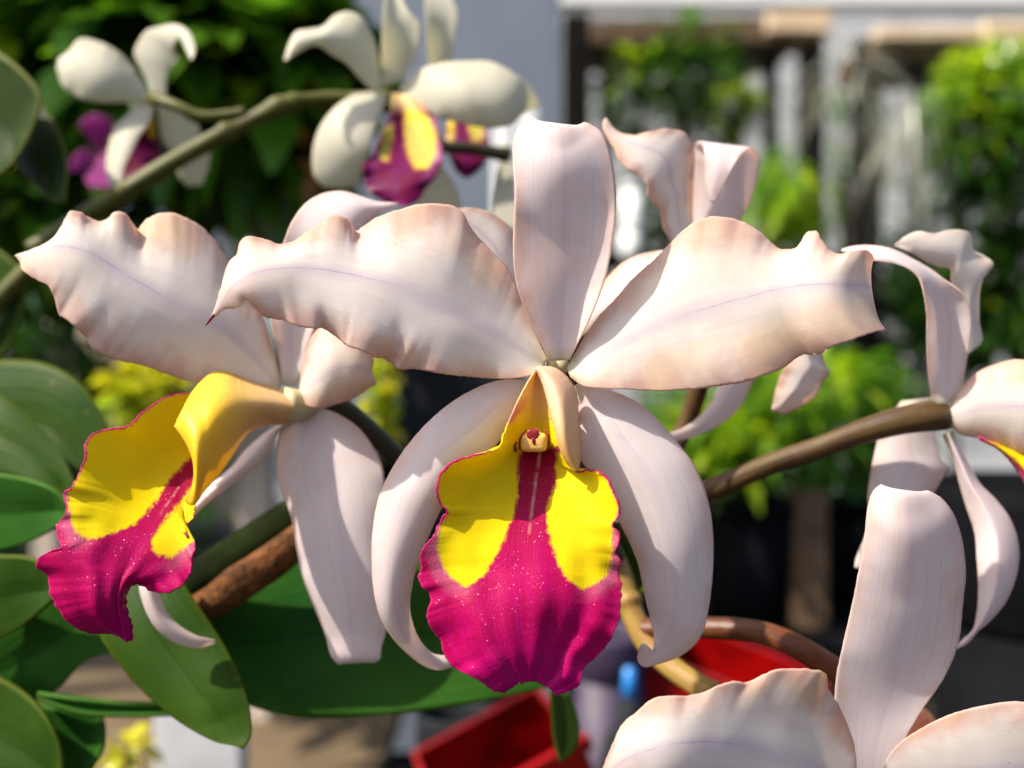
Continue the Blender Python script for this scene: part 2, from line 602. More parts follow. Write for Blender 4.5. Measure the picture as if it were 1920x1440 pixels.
def leaf_mat(name, a, b, rim=None, rough=0.35, transl=0.35, stripes=0.3, bump=0.3, tcol=None, spec=0.5):
    N = NT(name)
    co = N.coord()
    uvv, u, v = N.uv()
    e = N.math('ABSOLUTE', N.math('SUBTRACT', N.math('MULTIPLY', u, 2.0), 1.0))
    col = N.mix(N.sstep(N.noise(24, 4, co), 0.35, 0.65), a, b)
    st = N.noise(1.0, 3, N.vscale(uvv, (26, 0.8, 1)))
    col = N.mix(N.math('MULTIPLY', N.sstep(st, 0.4, 0.7), stripes), col, b)
    md = N.math('ABSOLUTE', N.math('SUBTRACT', u, 0.5))
    col = N.mix(N.math('MULTIPLY', N.sstep(md, 0.022, 0.0), 0.5), col, tuple(x * 0.45 for x in a))
    col = N.mix(N.math('MULTIPLY', N.sstep(N.noise(90, 5, co, rough=0.7), 0.52, 0.72), 0.25), col, tuple(1.5 * x + 0.004 for x in b))
    if rim: col = N.mix(N.math('MULTIPLY', N.sstep(e, 0.90, 1.0), 0.8), col, rim)
    sp = N.voronoi(130, co)
    col = N.mix(N.math('MULTIPLY', N.math('MULTIPLY', N.sstep(sp, 0.16, 0.08), N.sstep(N.noise(40, 2, co), 0.5, 0.6)), 0.5), col, (0.16, 0.13, 0.05))
    nr = N.bump(st, bump, 0.0008)
    nr = N.bump(N.noise(420, 3, co), 0.18, 0.0005, nr)
    tc = N.mix(1.0, col, tcol or (1.6, 1.6, 0.5), 'MULTIPLY')
    return N.finish(col, rough + 0.1, 0.10, nr, transl, tc)


M_leaf = leaf_mat('orchid_leaf', (0.022, 0.060, 0.006), (0.038, 0.080, 0.007), rim=(0.11, 0.14, 0.012))
M_leaf_dark = leaf_mat('orchid_leaf_dark', (0.021, 0.10, 0.012), (0.040, 0.135, 0.016), rim=(0.06, 0.16, 0.018))
M_leaf_olive = leaf_mat('orchid_leaf_olive', (0.030, 0.055, 0.007), (0.020, 0.045, 0.005), rim=(0.22, 0.24, 0.05))


def plain(name, a, b=None, scale=40, rough=0.6, spec=0.4, bump=0.2, bd=0.002, metal=0.0, transl=0.0, coat=0.0, stretch=None):
    N = NT(name)
    co = N.coord()
    vec = N.vscale(co, stretch) if stretch else co
    f = N.sstep(N.noise(scale, 4, vec, rough=0.6), 0.35, 0.68)
    col = N.mix(f, a, b or tuple(c * 0.75 for c in a))
    nr = N.bump(N.noise(scale * 3, 4, vec), bump, bd)
    return N.finish(col, rough, spec, nr, transl, coat=coat, metal=metal)


def stem_mat(name, top, low, mid, freq=2.0, rough=0.35):
    N = NT(name)
    co = N.coord()
    uvv, u, v = N.uv()
    n1 = N.noise(1.0, 3, N.vscale(uvv, (3, freq * 3, 1)))
    col = N.mix(N.sstep(n1, 0.35, 0.68), top, low)
    n2 = N.noise(1.0, 4, N.vscale(uvv, (22, 2.5, 1)), rough=0.65)
    col = N.mix(N.math('MULTIPLY', N.sstep(n2, 0.45, 0.75), 0.45), col, mid)
    sp = N.voronoi(700, co)
    col = N.mix(N.math('MULTIPLY', N.sstep(sp, 0.16, 0.05), 0.35), col, (0.30, 0.22, 0.12))
    nr = N.bump(n2, 0.3, 0.0006)
    nr = N.bump(N.noise(1500, 2, co), 0.2, 0.0002, nr)
    return N.finish(col, rough + 0.1, 0.25, nr, 0.0)


M_stem_brown = stem_mat('stem_brown', (0.080, 0.046, 0.013), (0.045, 0.022, 0.011), (0.11, 0.080, 0.020))
M_stem_red = stem_mat('stem_red', (0.120, 0.039, 0.013), (0.066, 0.017, 0.011), (0.156, 0.072, 0.024), rough=0.18)
M_stem_yellow = stem_mat('stem_yellow', (0.280, 0.182, 0.042), (0.210, 0.105, 0.025), (0.336, 0.252, 0.084))
M_stem_green = stem_mat('stem_green', (0.075, 0.080, 0.010), (0.050, 0.055, 0.008), (0.16, 0.13, 0.014))
M_stem_dark = stem_mat('stem_dark', (0.022, 0.026, 0.012), (0.03, 0.02, 0.012), (0.05, 0.05, 0.02))
M_bulb = plain('cane_green', (0.012, 0.018, 0.004), (0.004, 0.006, 0.002), 70, 0.8, 0.03, 0.5, 0.001)
M_sheath = plain('cane_sheath', (0.16, 0.060, 0.014), (0.045, 0.018, 0.006), 260, 0.75, 0.2, 0.8, 0.001)
M_claw = plain('flower_claw', (0.50, 0.44, 0.24), (0.42, 0.36, 0.20), 200, 0.5, 0.4, 0.1)
M_cap = plain('anther_cap', (0.78, 0.50, 0.12), (0.70, 0.38, 0.10), 300, 0.4, 0.5, 0.15, 0.0005)
M_mark = plain('column_mark', (0.22, 0.004, 0.010), (0.16, 0.003, 0.008), 300, 0.4, 0.5, 0.15, 0.0005)


def flat_attr(val):
    return lambda px, py: np.full(px.shape, val)


def lip_attrs(polys, throat=None, line=None, hood=None):
    def sdy(px, py):
        r = np.full(px.shape, -50.0)
        for p in polys:
            r = np.maximum(r, sd_poly(px, py, p) / 5.0)
        return r
    def thr(px, py):
        if throat is None: return np.zeros(px.shape)
        (ax, ay), (bx, by) = throat
        e = np.array([bx - ax, by - ay], float)
        t = ((px - ax) * e[0] + (py - ay) * e[1]) / (e @ e)
        return np.clip(1.0 - t, 0, 1)
    def lin(px, py):
        if line is None: return np.zeros(px.shape)
        r = np.zeros(px.shape)
        for (ax, ay), (bx, by), wd in line:
            e = np.array([bx - ax, by - ay], float)
            t = np.clip(((px - ax) * e[0] + (py - ay) * e[1]) / (e @ e), 0, 1)
            d = np.hypot(px - ax - e[0] * t, py - ay - e[1] * t)
            r = np.maximum(r, np.clip(1 - d / wd, 0, 1) * (1 - 0.6 * t))
        return r
    def hd(px, py):
        if hood is None: return np.zeros(px.shape)
        return np.clip((hood[0] - py) / hood[1], 0, 1)
    def nr_(px, py):
        if hood is None: return np.zeros(px.shape)
        return np.clip((hood[0] + 52 - py) / 14, 0, 1)
    return {'norim': nr_, 'sd_yellow': sdy, 'throat': thr, 'line': lin, 'hood': hd}


ORCHIDS = 'orchid flowers on the sprays'

# ------------------------------------------------------------------ central flower
A = thing('orchid_flower', 'large pale pink orchid facing forward in the middle, yellow and magenta lip', 'flower', P(1045, 700, 188), ORCHIDS)
blade('dorsal_sepal', A, M_sepal,
      [(1030, 676), (1012, 635), (985, 580), (967, 520), (963, 460), (963, 420), (965, 360), (962, 300), (964, 260), (975, 235), (992, 221), (1004, 236, 7)],
      [(1068, 674), (1085, 640), (1105, 600), (1125, 550), (1140, 500), (1150, 440), (1155, 390), (1152, 330), (1142, 280), (1127, 247), (1100, 231), (1088, 246, 7)],
      [(0, 189), (0.3, 186), (0.6, 180), (0.85, 176.5), (0.95, 178), (1, 182)],
      M=[(1050, 676), (1049, 600), (1056, 480), (1058, 360), (1056, 270), (1047, 233), (1046, 250)],
      eL=[(0, -2), (0.3, -5), (0.6, -1), (0.85, 3.5), (1, 2)], eR=[(0, -2), (0.3, -5), (0.6, -1), (0.85, 3.5), (1, 2)], ruffle=0.8, rfreq=4, jag=1.0, wave=0.7)
petA = blade('petal', A, M_petal,
      [(1028, 676), (1010, 640), (985, 580), (965, 530), (950, 500), (925, 475, 1), (900, 450, 2), (880, 425, 2), (868, 400, 0), (845, 385, -1), (815, 382, -1), (780, 385, 0), (745, 395, 1), (715, 405, 2), (690, 420, 4), (668, 434, 6), (655, 415, 1), (638, 405, -2), (622, 405, -2), (600, 420, 0), (570, 440, 3), (545, 455, 4), (525, 458, 4), (505, 452, 2), (480, 445, -1), (462, 444, -2), (452, 452, -1), (445, 475, 0), (430, 495), (420, 520), (412, 550), (405, 575), (398, 595), (388, 607)],
      [(1018, 694), (990, 705), (960, 710), (900, 708), (850, 703, -2), (810, 698, -3), (780, 692, -1), (745, 690, 3), (735, 680, 5), (722, 672, 5), (705, 670, 1), (680, 660, -3), (655, 650, 0), (635, 635, 5), (612, 618, 5), (585, 616, -1), (560, 612, -2), (530, 600, 1), (500, 595, 3), (480, 580, 4), (470, 567, 3), (460, 563, 1), (450, 575, -1), (435, 578, 0), (420, 580, 0), (408, 590), (398, 598), (388, 607)],
      [(0, 188), (0.15, 184), (0.4, 178), (0.7, 174), (0.88, 172), (1, 176)],
      M=[(1020, 684), (930, 625), (860, 585), (800, 560), (740, 535), (680, 520), (600, 505), (520, 504), (470, 515), (440, 535), (415, 570), (388, 607)],
      eL=[(0, 0), (0.2, 6), (0.5, 7), (0.8, 3.5), (1, 0)], eR=[(0, -2), (0.2, -1), (0.5, -1.5), (0.8, 0), (1, 0)], ns=170, nt=60, jag=2.4, ruffle=0.9, rfreq=16, wave=1.8, label='pale peach petal with a notched upper edge and a dark pointed tip')
blade('petal', A, M_petal,
      [(1064, 690), (1080, 660), (1100, 625), (1130, 585), (1160, 555), (1190, 520), (1230, 485, 1), (1255, 460, 1), (1285, 430, 0), (1310, 412, -1), (1340, 405, -1), (1365, 408), (1400, 420, 1), (1425, 435, 2), (1445, 455, 3), (1465, 467, 4), (1495, 464, 4), (1505, 450, 2), (1515, 435, 0), (1530, 433, 0), (1540, 448, 1), (1555, 468, 3), (1570, 476, 3), (1600, 470, 1), (1625, 469, 0), (1636, 480, 2), (1630, 498, 6)],
      [(1070, 706), (1090, 722), (1130, 728), (1180, 730), (1240, 733), (1300, 730), (1360, 722, -1), (1410, 712, -2), (1440, 702, -1), (1475, 685, 2), (1500, 667, 3), (1540, 662, 0), (1560, 650, -1), (1590, 640, -1), (1620, 630, 0), (1645, 622, 1), (1658, 620, 2), (1645, 612, 6)],
      [(0, 188), (0.15, 185), (0.4, 180), (0.7, 177), (0.93, 177), (1, 182)],
      M=[(1066, 698), (1150, 650), (1250, 600), (1310, 583), (1370, 565), (1420, 552), (1470, 540), (1530, 533), (1590, 534), (1633, 543), (1630, 548)],
      eL=[(0, 1), (0.2, 3.5), (0.5, 4), (0.8, 2.5), (1, 1)], eR=[(0, -2), (0.15, -2), (0.4, 0.5), (0.8, 0.5), (1, 0)], ns=160, nt=60, jag=2.4, ruffle=0.8, rfreq=15, wave=1.8)
blade('lateral_sepal', A, M_sepal,
      [(1002, 716), (960, 712), (920, 718), (880, 735), (840, 760), (800, 795), (765, 835), (735, 880), (712, 930), (700, 990), (698, 1050), (702, 1110), (715, 1160), (740, 1200), (770, 1230), (795, 1248), (820, 1256), (850, 1250)],
      [(1008, 724), (985, 760), (955, 800), (925, 840), (880, 870), (840, 930), (810, 990), (785, 1050), (772, 1100), (768, 1140), (775, 1175), (790, 1205), (810, 1225), (850, 1230)],
      [(0, 190), (0.2, 185), (0.5, 183), (0.75, 187), (0.9, 194), (1, 198)],
      eL=[(0, 1), (0.4, 4), (0.8, 2), (1, 0)], eR=[(0, 2), (0.4, 2), (0.8, 3), (1, 1)], ruffle=0.5, jag=0.8, wave=0.8)
blade('lateral_sepal', A, M_sepal,
      [(1075, 725), (1085, 770), (1088, 860), (1120, 900), (1160, 975), (1180, 1015), (1198, 1060), (1208, 1110), (1220, 1160), (1227, 1195), (1226, 1222), (1219, 1216), (1211, 1209), (1206, 1207)],
      [(1085, 718), (1110, 728), (1150, 735), (1190, 752), (1230, 785), (1270, 830), (1300, 870), (1320, 915), (1333, 970), (1337, 1020), (1335, 1080), (1328, 1140), (1315, 1190), (1290, 1220), (1255, 1238), (1224, 1247), (1206, 1250), (1196, 1240), (1197, 1220), (1203, 1207)],
      [(0, 190), (0.2, 186), (0.5, 183), (0.75, 186), (0.9, 190), (1, 186)],
      eL=[(0, 2), (0.4, 3), (0.8, 2), (1, 0)], eR=[(0, 1), (0.4, 4), (0.8, 3), (1, 0)], ruffle=0.5, jag=0.8, wave=0.8)

Z1 = lambda pts: [(660 + x / 2.118, 640 + y / 2.118) for x, y in pts]
yl = Z1([(540, 425), (470, 445), (390, 475), (340, 520), (325, 590), (355, 650), (375, 690), (345, 740), (338, 830), (360, 900), (405, 950), (455, 976), (505, 950), (555, 885), (600, 800), (635, 715), (655, 630), (660, 560), (655, 480), (680, 420), (690, 340), (720, 250), (700, 240), (600, 350)])
yr = Z1([(815, 445), (812, 560), (778, 640), (772, 715), (788, 800), (818, 885), (862, 955), (915, 985), (960, 972), (1010, 930), (1038, 840), (1035, 740), (1066, 660), (1040, 560), (975, 505), (900, 500), (850, 430)])
yt = Z1([(640, 420), (840, 420), (850, 200), (760, 80), (700, 200)])
blade('lip', A, M_lip,
      [(1003, 696), (985, 725), (965, 765), (948, 805), (930, 843), (905, 850), (880, 856), (850, 866), (832, 880), (820, 900), (818, 925), (828, 948), (838, 960), (828, 972), (820, 985), (812, 1005), (795, 1025), (787, 1045), (790, 1060), (785, 1078), (790, 1098), (803, 1108), (808, 1125), (800, 1150), (808, 1175), (825, 1200), (838, 1235), (850, 1250), (880, 1265), (905, 1280), (925, 1294), (946, 1299)],
      [(1008, 694), (1030, 720), (1050, 780), (1066, 850), (1085, 885), (1105, 880), (1125, 885), (1140, 898), (1148, 915), (1160, 945), (1164, 962), (1155, 975), (1150, 985), (1160, 1000), (1162, 1015), (1155, 1035), (1165, 1060), (1160, 1075), (1165, 1100), (1165, 1130), (1158, 1165), (1145, 1200), (1125, 1225), (1105, 1242), (1092, 1258), (1088, 1280), (1064, 1296), (1042, 1301)],
      [(0, 185), (0.2, 186), (0.4, 180), (0.6, 174.5), (0.8, 170.5), (0.93, 170), (1, 172)],
      M=[(1005, 696), (1004, 760), (1003, 840), (1000, 950), (998, 1050), (997, 1150), (996, 1225), (995, 1277)],
      eL=[(0, -2), (0.1, -6), (0.2, -10), (0.35, -7), (0.5, -3), (0.7, 2), (0.85, 4), (1, 1)],
      eR=[(0, -2), (0.1, -6), (0.2, -9), (0.35, -6), (0.5, -3), (0.7, 2), (0.85, 4), (1, 1)],
      ns=230, nt=150, jag=4.2, ruffle=1.7, rfreq=12, wave=3.0, pw=5.0, pleat=(0.55, 2.6, 0.45, 2.2), endjag=5, thick=0.32,
      attrs=lip_attrs([yl, yr, yt], throat=((1000, 880), (998, 1090)), line=[((1012, 850), (1004, 905), 4.5), ((1004, 905), (992, 1000), 4.0)], hood=(800, 60)),
      label='ruffled magenta lip with two yellow lobes and a crimson throat')
blade('side_lobe', A, M_tube_pale,
      [(1003, 692), (1012, 706), (1021, 730), (1030, 765), (1040, 805), (1050, 840), (1062, 865), (1078, 884)],
      [(1012, 687), (1040, 690), (1062, 706), (1078, 730), (1083, 765), (1084, 810), (1088, 850), (1084, 884)],
      [(0, 181), (0.3, 178), (0.7, 175.5), (1, 177)], eL=[(0, 1), (0.5, 1), (1, 1)], eR=[(0, 6), (0.5, 8), (1, 4)], ns=70, nt=30, jag=0.8, wave=0.6,
      label='peach side lobe of the lip folded over the column')
# the column with its cap
def blob(name, parent, mat, px, py, d, rx, ry, rd, e=2.6, n=18, label=None):
    V, F = [], []
    c = P(px, py, d)
    k = d / 1000 / FPX
    for i in range(n + 1):
        th = math.pi * i / n
        for j in range(2 * n):
            ph = math.pi * j / n
            x, y, z = math.sin(th) * math.cos(ph), math.sin(th) * math.sin(ph), math.cos(th)
            sg = lambda q: math.copysign(abs(q)**(2 / e), q)
            V.append(c + Vector((sg(x) * rx * k, sg(y) * rd * k, sg(z) * ry * k)))
    for i in range(n):
        for j in range(2 * n):
            a, b = i * 2 * n + j, i * 2 * n + (j + 1) % (2 * n)
            F.append((a, b, b + 2 * n, a + 2 * n))
    o = mesh_obj(name, V, F, mat, parent)
    if label: o['label'] = label
    return o


tube('petal_tip', petA, M_mark, [(402, 588, 175, 2.0), (396, 597, 175.5, 2.6), (390, 605, 176, 2.0), (385, 611, 176.5, 0.8)], ns=12, n=8)
colA = tube('column', A, M_cap, [(1035, 712, 192, 22), (1022, 760, 191.5, 20), (1008, 800, 189.5, 20), (1002, 822, 186, 19)], ns=20)
blob('anther_cap', colA, M_cap, 1001, 829, 182, 25, 18, 26, 4.2)
blob('anther_mark', colA, M_mark, 999, 816, 179.75, 12, 11, 4, 3.4, 12)
for pts_ in ([(974, 842, 181, 1.6), (976, 820, 180.2, 1.6), (987, 806, 180.4, 1.3)], [(1029, 836, 181, 1.6), (1028, 816, 180.2, 1.7), (1019, 806, 180.6, 1.3)],
             [(967, 846, 181.5, 3.2), (965, 836, 181.2, 2.6), (969, 828, 181.5, 1.2)], [(1000, 822, 179.7, 5), (1001, 830, 179.5, 3.4), (1002, 836, 179.6, 1.5)]):
    tube('column_marking', colA, M_mark, pts_, ns=10, n=8)
tube('flower_claw', A, M_claw, [(1048, 686, 198, 26), (1048, 686, 194, 22), (1047, 690, 190.5, 13)], ns=10)
tube('pedicel', A, M_stem_brown, [(1050, 690, 193, 26), (1052, 700, 205, 22), (1075, 790, 222, 20), (1110, 930, 232, 20), (1150, 1050, 236, 22)], ns=30)

# ------------------------------------------------------------------ left flower
B = thing('orchid_flower', 'pale orchid turned to the left, yellow tube and magenta lip at left', 'flower', P(560, 750, 210), ORCHIDS)
blade('petal', B, M_petal,
      [(528, 722), (510, 650), (490, 590), (460, 545), (430, 500), (420, 480), (405, 455), (385, 432), (360, 415), (340, 405), (320, 399, -1), (300, 400, -1), (275, 412, 2), (258, 430, 5), (245, 415, 1), (232, 399, -2), (218, 398, -2), (200, 412, 1), (185, 415, 3), (165, 408, 2), (150, 398, -1), (135, 396, -2), (122, 412), (110, 435), (90, 455), (65, 467), (45, 474), (28, 480)],
      [(524, 740), (480, 730), (430, 722), (390, 720), (345, 712), (310, 700), (270, 685), (210, 672, 1), (180, 658, 1), (160, 632, 2), (150, 620), (125, 600), (112, 590, 2), (105, 565, 2), (95, 540, 1), (75, 527), (55, 515), (42, 505), (38, 492), (28, 480)],
      [(0, 210), (0.15, 206), (0.4, 199), (0.7, 195), (0.9, 195), (1, 198)],
      M=[(524, 732), (470, 660), (400, 600), (330, 570), (270, 535), (220, 505), (160, 470), (110, 462), (60, 472), (28, 480)],
      eL=[(0, 0), (0.2, 5), (0.5, 6), (0.8, 3), (1, 0)], eR=[(0, -2), (0.3, 0), (0.6, 0), (0.9, 0), (1, 0)], ns=150, nt=56, jag=2.2, ruffle=0.8, rfreq=15, wave=1.8)
blade('petal', B, M_petal,
      [(562, 724), (572, 670), (590, 625), (620, 605), (660, 615), (690, 650), (700, 672, 2), (697, 700, 3), (706, 717)],
      [(560, 745), (570, 757), (600, 765), (630, 758), (655, 750), (675, 740), (690, 730), (706, 719)],
      [(0, 210), (0.2, 205), (0.6, 203), (1, 206)], M=[(560, 737), (600, 710), (640, 690), (680, 690), (706, 718)],
      eL=[(0, 2), (0.5, 3), (1, 0)], eR=[(0, 0), (0.5, 3), (1, 0)], ns=80, nt=40, jag=1.0, ruffle=1.0, rfreq=5, wave=1.0)
blade('dorsal_sepal', B, M_sepal,
      [(530, 722), (520, 650), (508, 600), (515, 540), (530, 460), (545, 420), (565, 390), (590, 370), (620, 360), (650, 360), (680, 370), (705, 378), (747, 380)],
      [(556, 724), (568, 690), (580, 640), (600, 590), (640, 520), (660, 470), (680, 430), (700, 405), (747, 384)],
      [(0, 212), (0.3, 210), (0.6, 206), (0.8, 208), (1, 214)], eL=[(0, 0), (0.4, -3), (0.8, 3), (1, 0)], eR=[(0, 0), (0.4, -3), (0.8, 2), (1, 0)], jag=0.6, ruffle=0.4, wave=0.6)
blade('lateral_sepal', B, M_sepal,
      [(556, 770), (535, 785), (522, 830), (520, 880), (528, 920), (545, 965), (556, 1030), (570, 1090), (590, 1140), (610, 1190), (625, 1235), (632, 1243), (640, 1236, 4)],
      [(590, 760), (640, 780), (675, 805), (700, 840), (718, 880), (720, 900), (725, 1000), (727, 1100), (725, 1180), (715, 1215), (710, 1238), (703, 1241), (695, 1234, 4)],
      [(0, 213), (0.2, 209), (0.5, 205), (0.85, 205), (0.96, 207), (1, 211)],
      M=[(572, 766), (610, 830), (625, 900), (640, 1020), (655, 1140), (664, 1237), (664, 1232)],
      eL=[(0, 1), (0.5, 3), (1, 1)], eR=[(0, 1), (0.5, 3.5), (1, 1)], jag=0.6, ruffle=0.4, wave=0.6)
blade('lateral_sepal', B, M_sepal,
      [(548, 782), (500, 810), (470, 835), (430, 880), (385, 918), (330, 980), (285, 1040), (262, 1100), (272, 1140), (295, 1180), (330, 1205), (365, 1215), (403, 1206)],
      [(552, 798), (528, 806), (505, 848), (460, 890), (412, 925), (375, 955), (340, 1000), (308, 1060), (298, 1105), (310, 1145), (335, 1172), (365, 1190), (403, 1200)],
      [(0, 212), (0.3, 208), (0.6, 204), (0.85, 205), (1, 208)], eL=[(0, 1), (0.5, 2), (1, 1)], eR=[(0, 1), (0.5, 3), (1, 0)], jag=0.5, ruffle=0.3)
yB1 = [(362, 725), (300, 735), (230, 790), (165, 805), (150, 840), (138, 900), (125, 925), (128, 945), (135, 985), (150, 1007), (175, 1012), (210, 1000), (250, 985), (275, 960), (300, 930), (325, 890), (345, 868), (365, 850), (390, 800)]
yB2 = [(358, 915), (336, 945), (315, 970), (300, 990), (285, 1012), (284, 1028), (298, 1042), (320, 1045), (345, 1030), (368, 1012), (385, 960), (380, 920)]
blade('lip', B, M_lip,
      [(364, 735), (312, 744), (273, 767), (234, 800), (195, 806), (172, 816), (160, 835), (157, 861), (143, 898), (133, 913), (118, 929), (123, 948), (120, 968), (106, 987), (108, 1003), (114, 1026), (94, 1034), (79, 1040), (67, 1061), (87, 1077), (94, 1108), (110, 1143), (133, 1170), (160, 1184), (192, 1189), (215, 1189), (236, 1203)],
      [(376, 905), (352, 938), (363, 956), (363, 972), (343, 991), (351, 1007), (365, 1018), (361, 1049), (355, 1080), (336, 1102), (308, 1112), (281, 1106), (258, 1094), (238, 1112), (240, 1150), (248, 1174), (248, 1197), (238, 1203)],
      [(0, 201), (0.2, 197), (0.4, 190), (0.6, 184), (0.85, 181), (1, 184)],
      M=[(385, 820), (345, 885), (310, 940), (280, 985), (250, 1030), (225, 1080), (215, 1130), (222, 1170), (237, 1203)],
      eL=[(0, -2), (0.15, -5), (0.35, -6), (0.6, -2), (0.85, 3), (1, 0)], eR=[(0, -4), (0.2, -6), (0.4, -5), (0.65, 2), (0.85, 5), (1, 0)],
      ns=200, nt=120, jag=3.8, ruffle=1.6, rfreq=12, wave=3.0, pw=5.0, pleat=(0.6, 2.4, 0.45, 0.6), thick=0.32,
      attrs=lip_attrs([yB1, yB2], throat=((345, 880), (240, 1040)), line=[((335, 915), (300, 965), 2.5)]),
      label='ruffled lip, yellow above and magenta below')
blade('side_lobe', B, M_tube,
      [(548, 742), (526, 731), (487, 717), (452, 705), (425, 696), (402, 698), (378, 715), (359, 738), (340, 773), (327, 800)],
      [(551, 785), (538, 793), (499, 797), (472, 808), (452, 828), (437, 851), (413, 886), (382, 921), (359, 947), (347, 939)],
      [(0, 205), (0.3, 198), (0.7, 188), (0.9, 186), (1, 189)],
      M=[(550, 764), (500, 758), (450, 765), (410, 790), (380, 825), (366, 855), (364, 880)],
      eL=[(0, 5), (0.4, 10), (0.75, 9), (1, 2)], eR=[(0, 5), (0.4, 9), (0.75, 8), (1, 3)], ns=110, nt=50, jag=1.0, wave=0.8, ruffle=0.5,
      label='orange yellow side lobe rolled into a tube')
tube('flower_claw', B, M_claw, [(530, 755, 207, 30), (552, 760, 210, 31), (572, 755, 213, 28), (585, 752, 217, 24)], ns=14)
tube('pedicel', B, M_stem_dark, [(585, 745, 214, 20), (640, 765, 218, 20), (690, 805, 222, 19), (750, 862, 226, 19), (830, 935, 230, 20), (960, 1010, 236, 21)], ns=40)

# ------------------------------------------------------------------ flower behind the central dorsal sepal
D = thing('orchid_flower', 'pale orchid mostly hidden behind the big central flower', 'flower', P(1040, 640, 215), ORCHIDS)
blade('petal', D, M_petal,
      [(1030, 640), (975, 480), (955, 425), (935, 408), (910, 395), (885, 390), (860, 390), (843, 393)],
      [(1020, 655), (950, 560), (900, 500), (860, 440), (840, 400)],
      [(0, 214), (0.5, 206), (1, 203)], eL=[(0, 0), (0.5, 3), (1, 0)], eR=[(0, 0), (0.5, 2), (1, 0)], ns=70, nt=36, jag=1.4, ruffle=0.6, wave=1.2)
blade('petal', D, M_petal,
      [(1050, 635), (1110, 560), (1140, 520), (1165, 495), (1200, 478), (1240, 470), (1290, 466)],
      [(1060, 655), (1130, 600), (1180, 570), (1240, 530), (1290, 485)],
      [(0, 214), (0.5, 210), (1, 212)], eL=[(0, 0), (0.5, 3), (1, 0)], ns=60, nt=30, jag=0.8, ruffle=0.6, wave=1.0)
tube('pedicel', D, M_stem_brown, [(1040, 640, 213, 26), (1042, 660, 222, 22), (1060, 780, 238, 20), (1110, 960, 240, 20)], ns=20)

# ------------------------------------------------------------------ flower behind the right petal, seen from its back
C_ = thing('orchid_flower', 'peach orchid seen from behind above the central right petal', 'flower', P(1320, 600, 228), ORCHIDS)
blade('petal', C_, M_petal,
      [(1300, 600), (1278, 500), (1260, 455), (1245, 430), (1235, 390), (1215, 370), (1212, 345), (1190, 325), (1170, 310), (1160, 300), (1152, 280), (1140, 260), (1130, 235), (1135, 222)],
      [(1320, 600), (1300, 480), (1298, 400), (1299, 330), (1293, 265), (1285, 250), (1260, 243), (1240, 242), (1215, 248), (1190, 253), (1165, 250), (1150, 240), (1137, 222)],
      [(0, 228), (0.4, 222), (0.8, 216), (1, 218)], eL=[(0, 0), (0.5, -3), (1, 0)], eR=[(0, 0), (0.5, 3), (1, 0)], ns=110, nt=44, jag=1.0, ruffle=1.2, rfreq=10, wave=1.2)
blade('dorsal_sepal', C_, M_sepal,
      [(1305, 610), (1298, 500), (1298, 420), (1301, 350), (1303, 300), (1303, 272), (1314, 266, -3), (1322, 290, -6), (1323, 340, -7), (1333, 379, -7)],
      [(1340, 610), (1365, 480), (1385, 420), (1405, 380), (1420, 330), (1423, 295), (1412, 277, -3), (1390, 290, -6), (1362, 335, -7), (1337, 379, -7)],
      [(0, 228), (0.35, 226), (0.6, 222), (0.72, 220), (0.8, 219), (1, 219)],
      M=[(1322, 610), (1330, 500), (1340, 420), (1355, 350), (1362, 310), (1360, 274), (1354, 272, -3), (1348, 310, -6), (1340, 350, -7), (1335, 379, -7)],
      eL=[(0, 0), (0.4, 3), (0.7, 2), (1, 0)], eR=[(0, 0), (0.4, 3), (0.7, 2), (1, 0)], ns=110, nt=36, jag=0.5, ruffle=0.3, dscale=1.0)
blade('lateral_sepal', C_, M_sepal,
      [(1350, 620), (1430, 660), (1420, 690), (1405, 730), (1385, 765), (1350, 795), (1310, 815), (1270, 825), (1249, 819)],
      [(1330, 625), (1355, 660), (1350, 695), (1345, 730), (1325, 765), (1300, 790), (1275, 805), (1250, 813)],
      [(0, 229), (0.4, 222), (1, 218)], eL=[(0, 0), (0.5, 3), (1, 0)], jag=0.4)
blade('lateral_sepal', C_, M_petal,
      [(1400, 600), (1485, 640), (1485, 672), (1465, 700), (1455, 730), (1447, 766)],
      [(1420, 590), (1535, 640), (1545, 680), (1555, 697), (1540, 720), (1530, 740), (1500, 762), (1470, 775), (1448, 769)],
      [(0, 229), (0.4, 224), (1, 220)], eL=[(0, 0), (0.5, -2), (1, 0)], eR=[(0, 0), (0.5, 4), (1, 0)], ns=70, nt=36, jag=0.8, ruffle=1.0, crease=-2)
tube('pedicel', C_, M_stem_brown, [(1325, 605, 226, 24), (1330, 620, 232, 20), (1300, 760, 244, 18), (1200, 960, 244, 20)], ns=24)

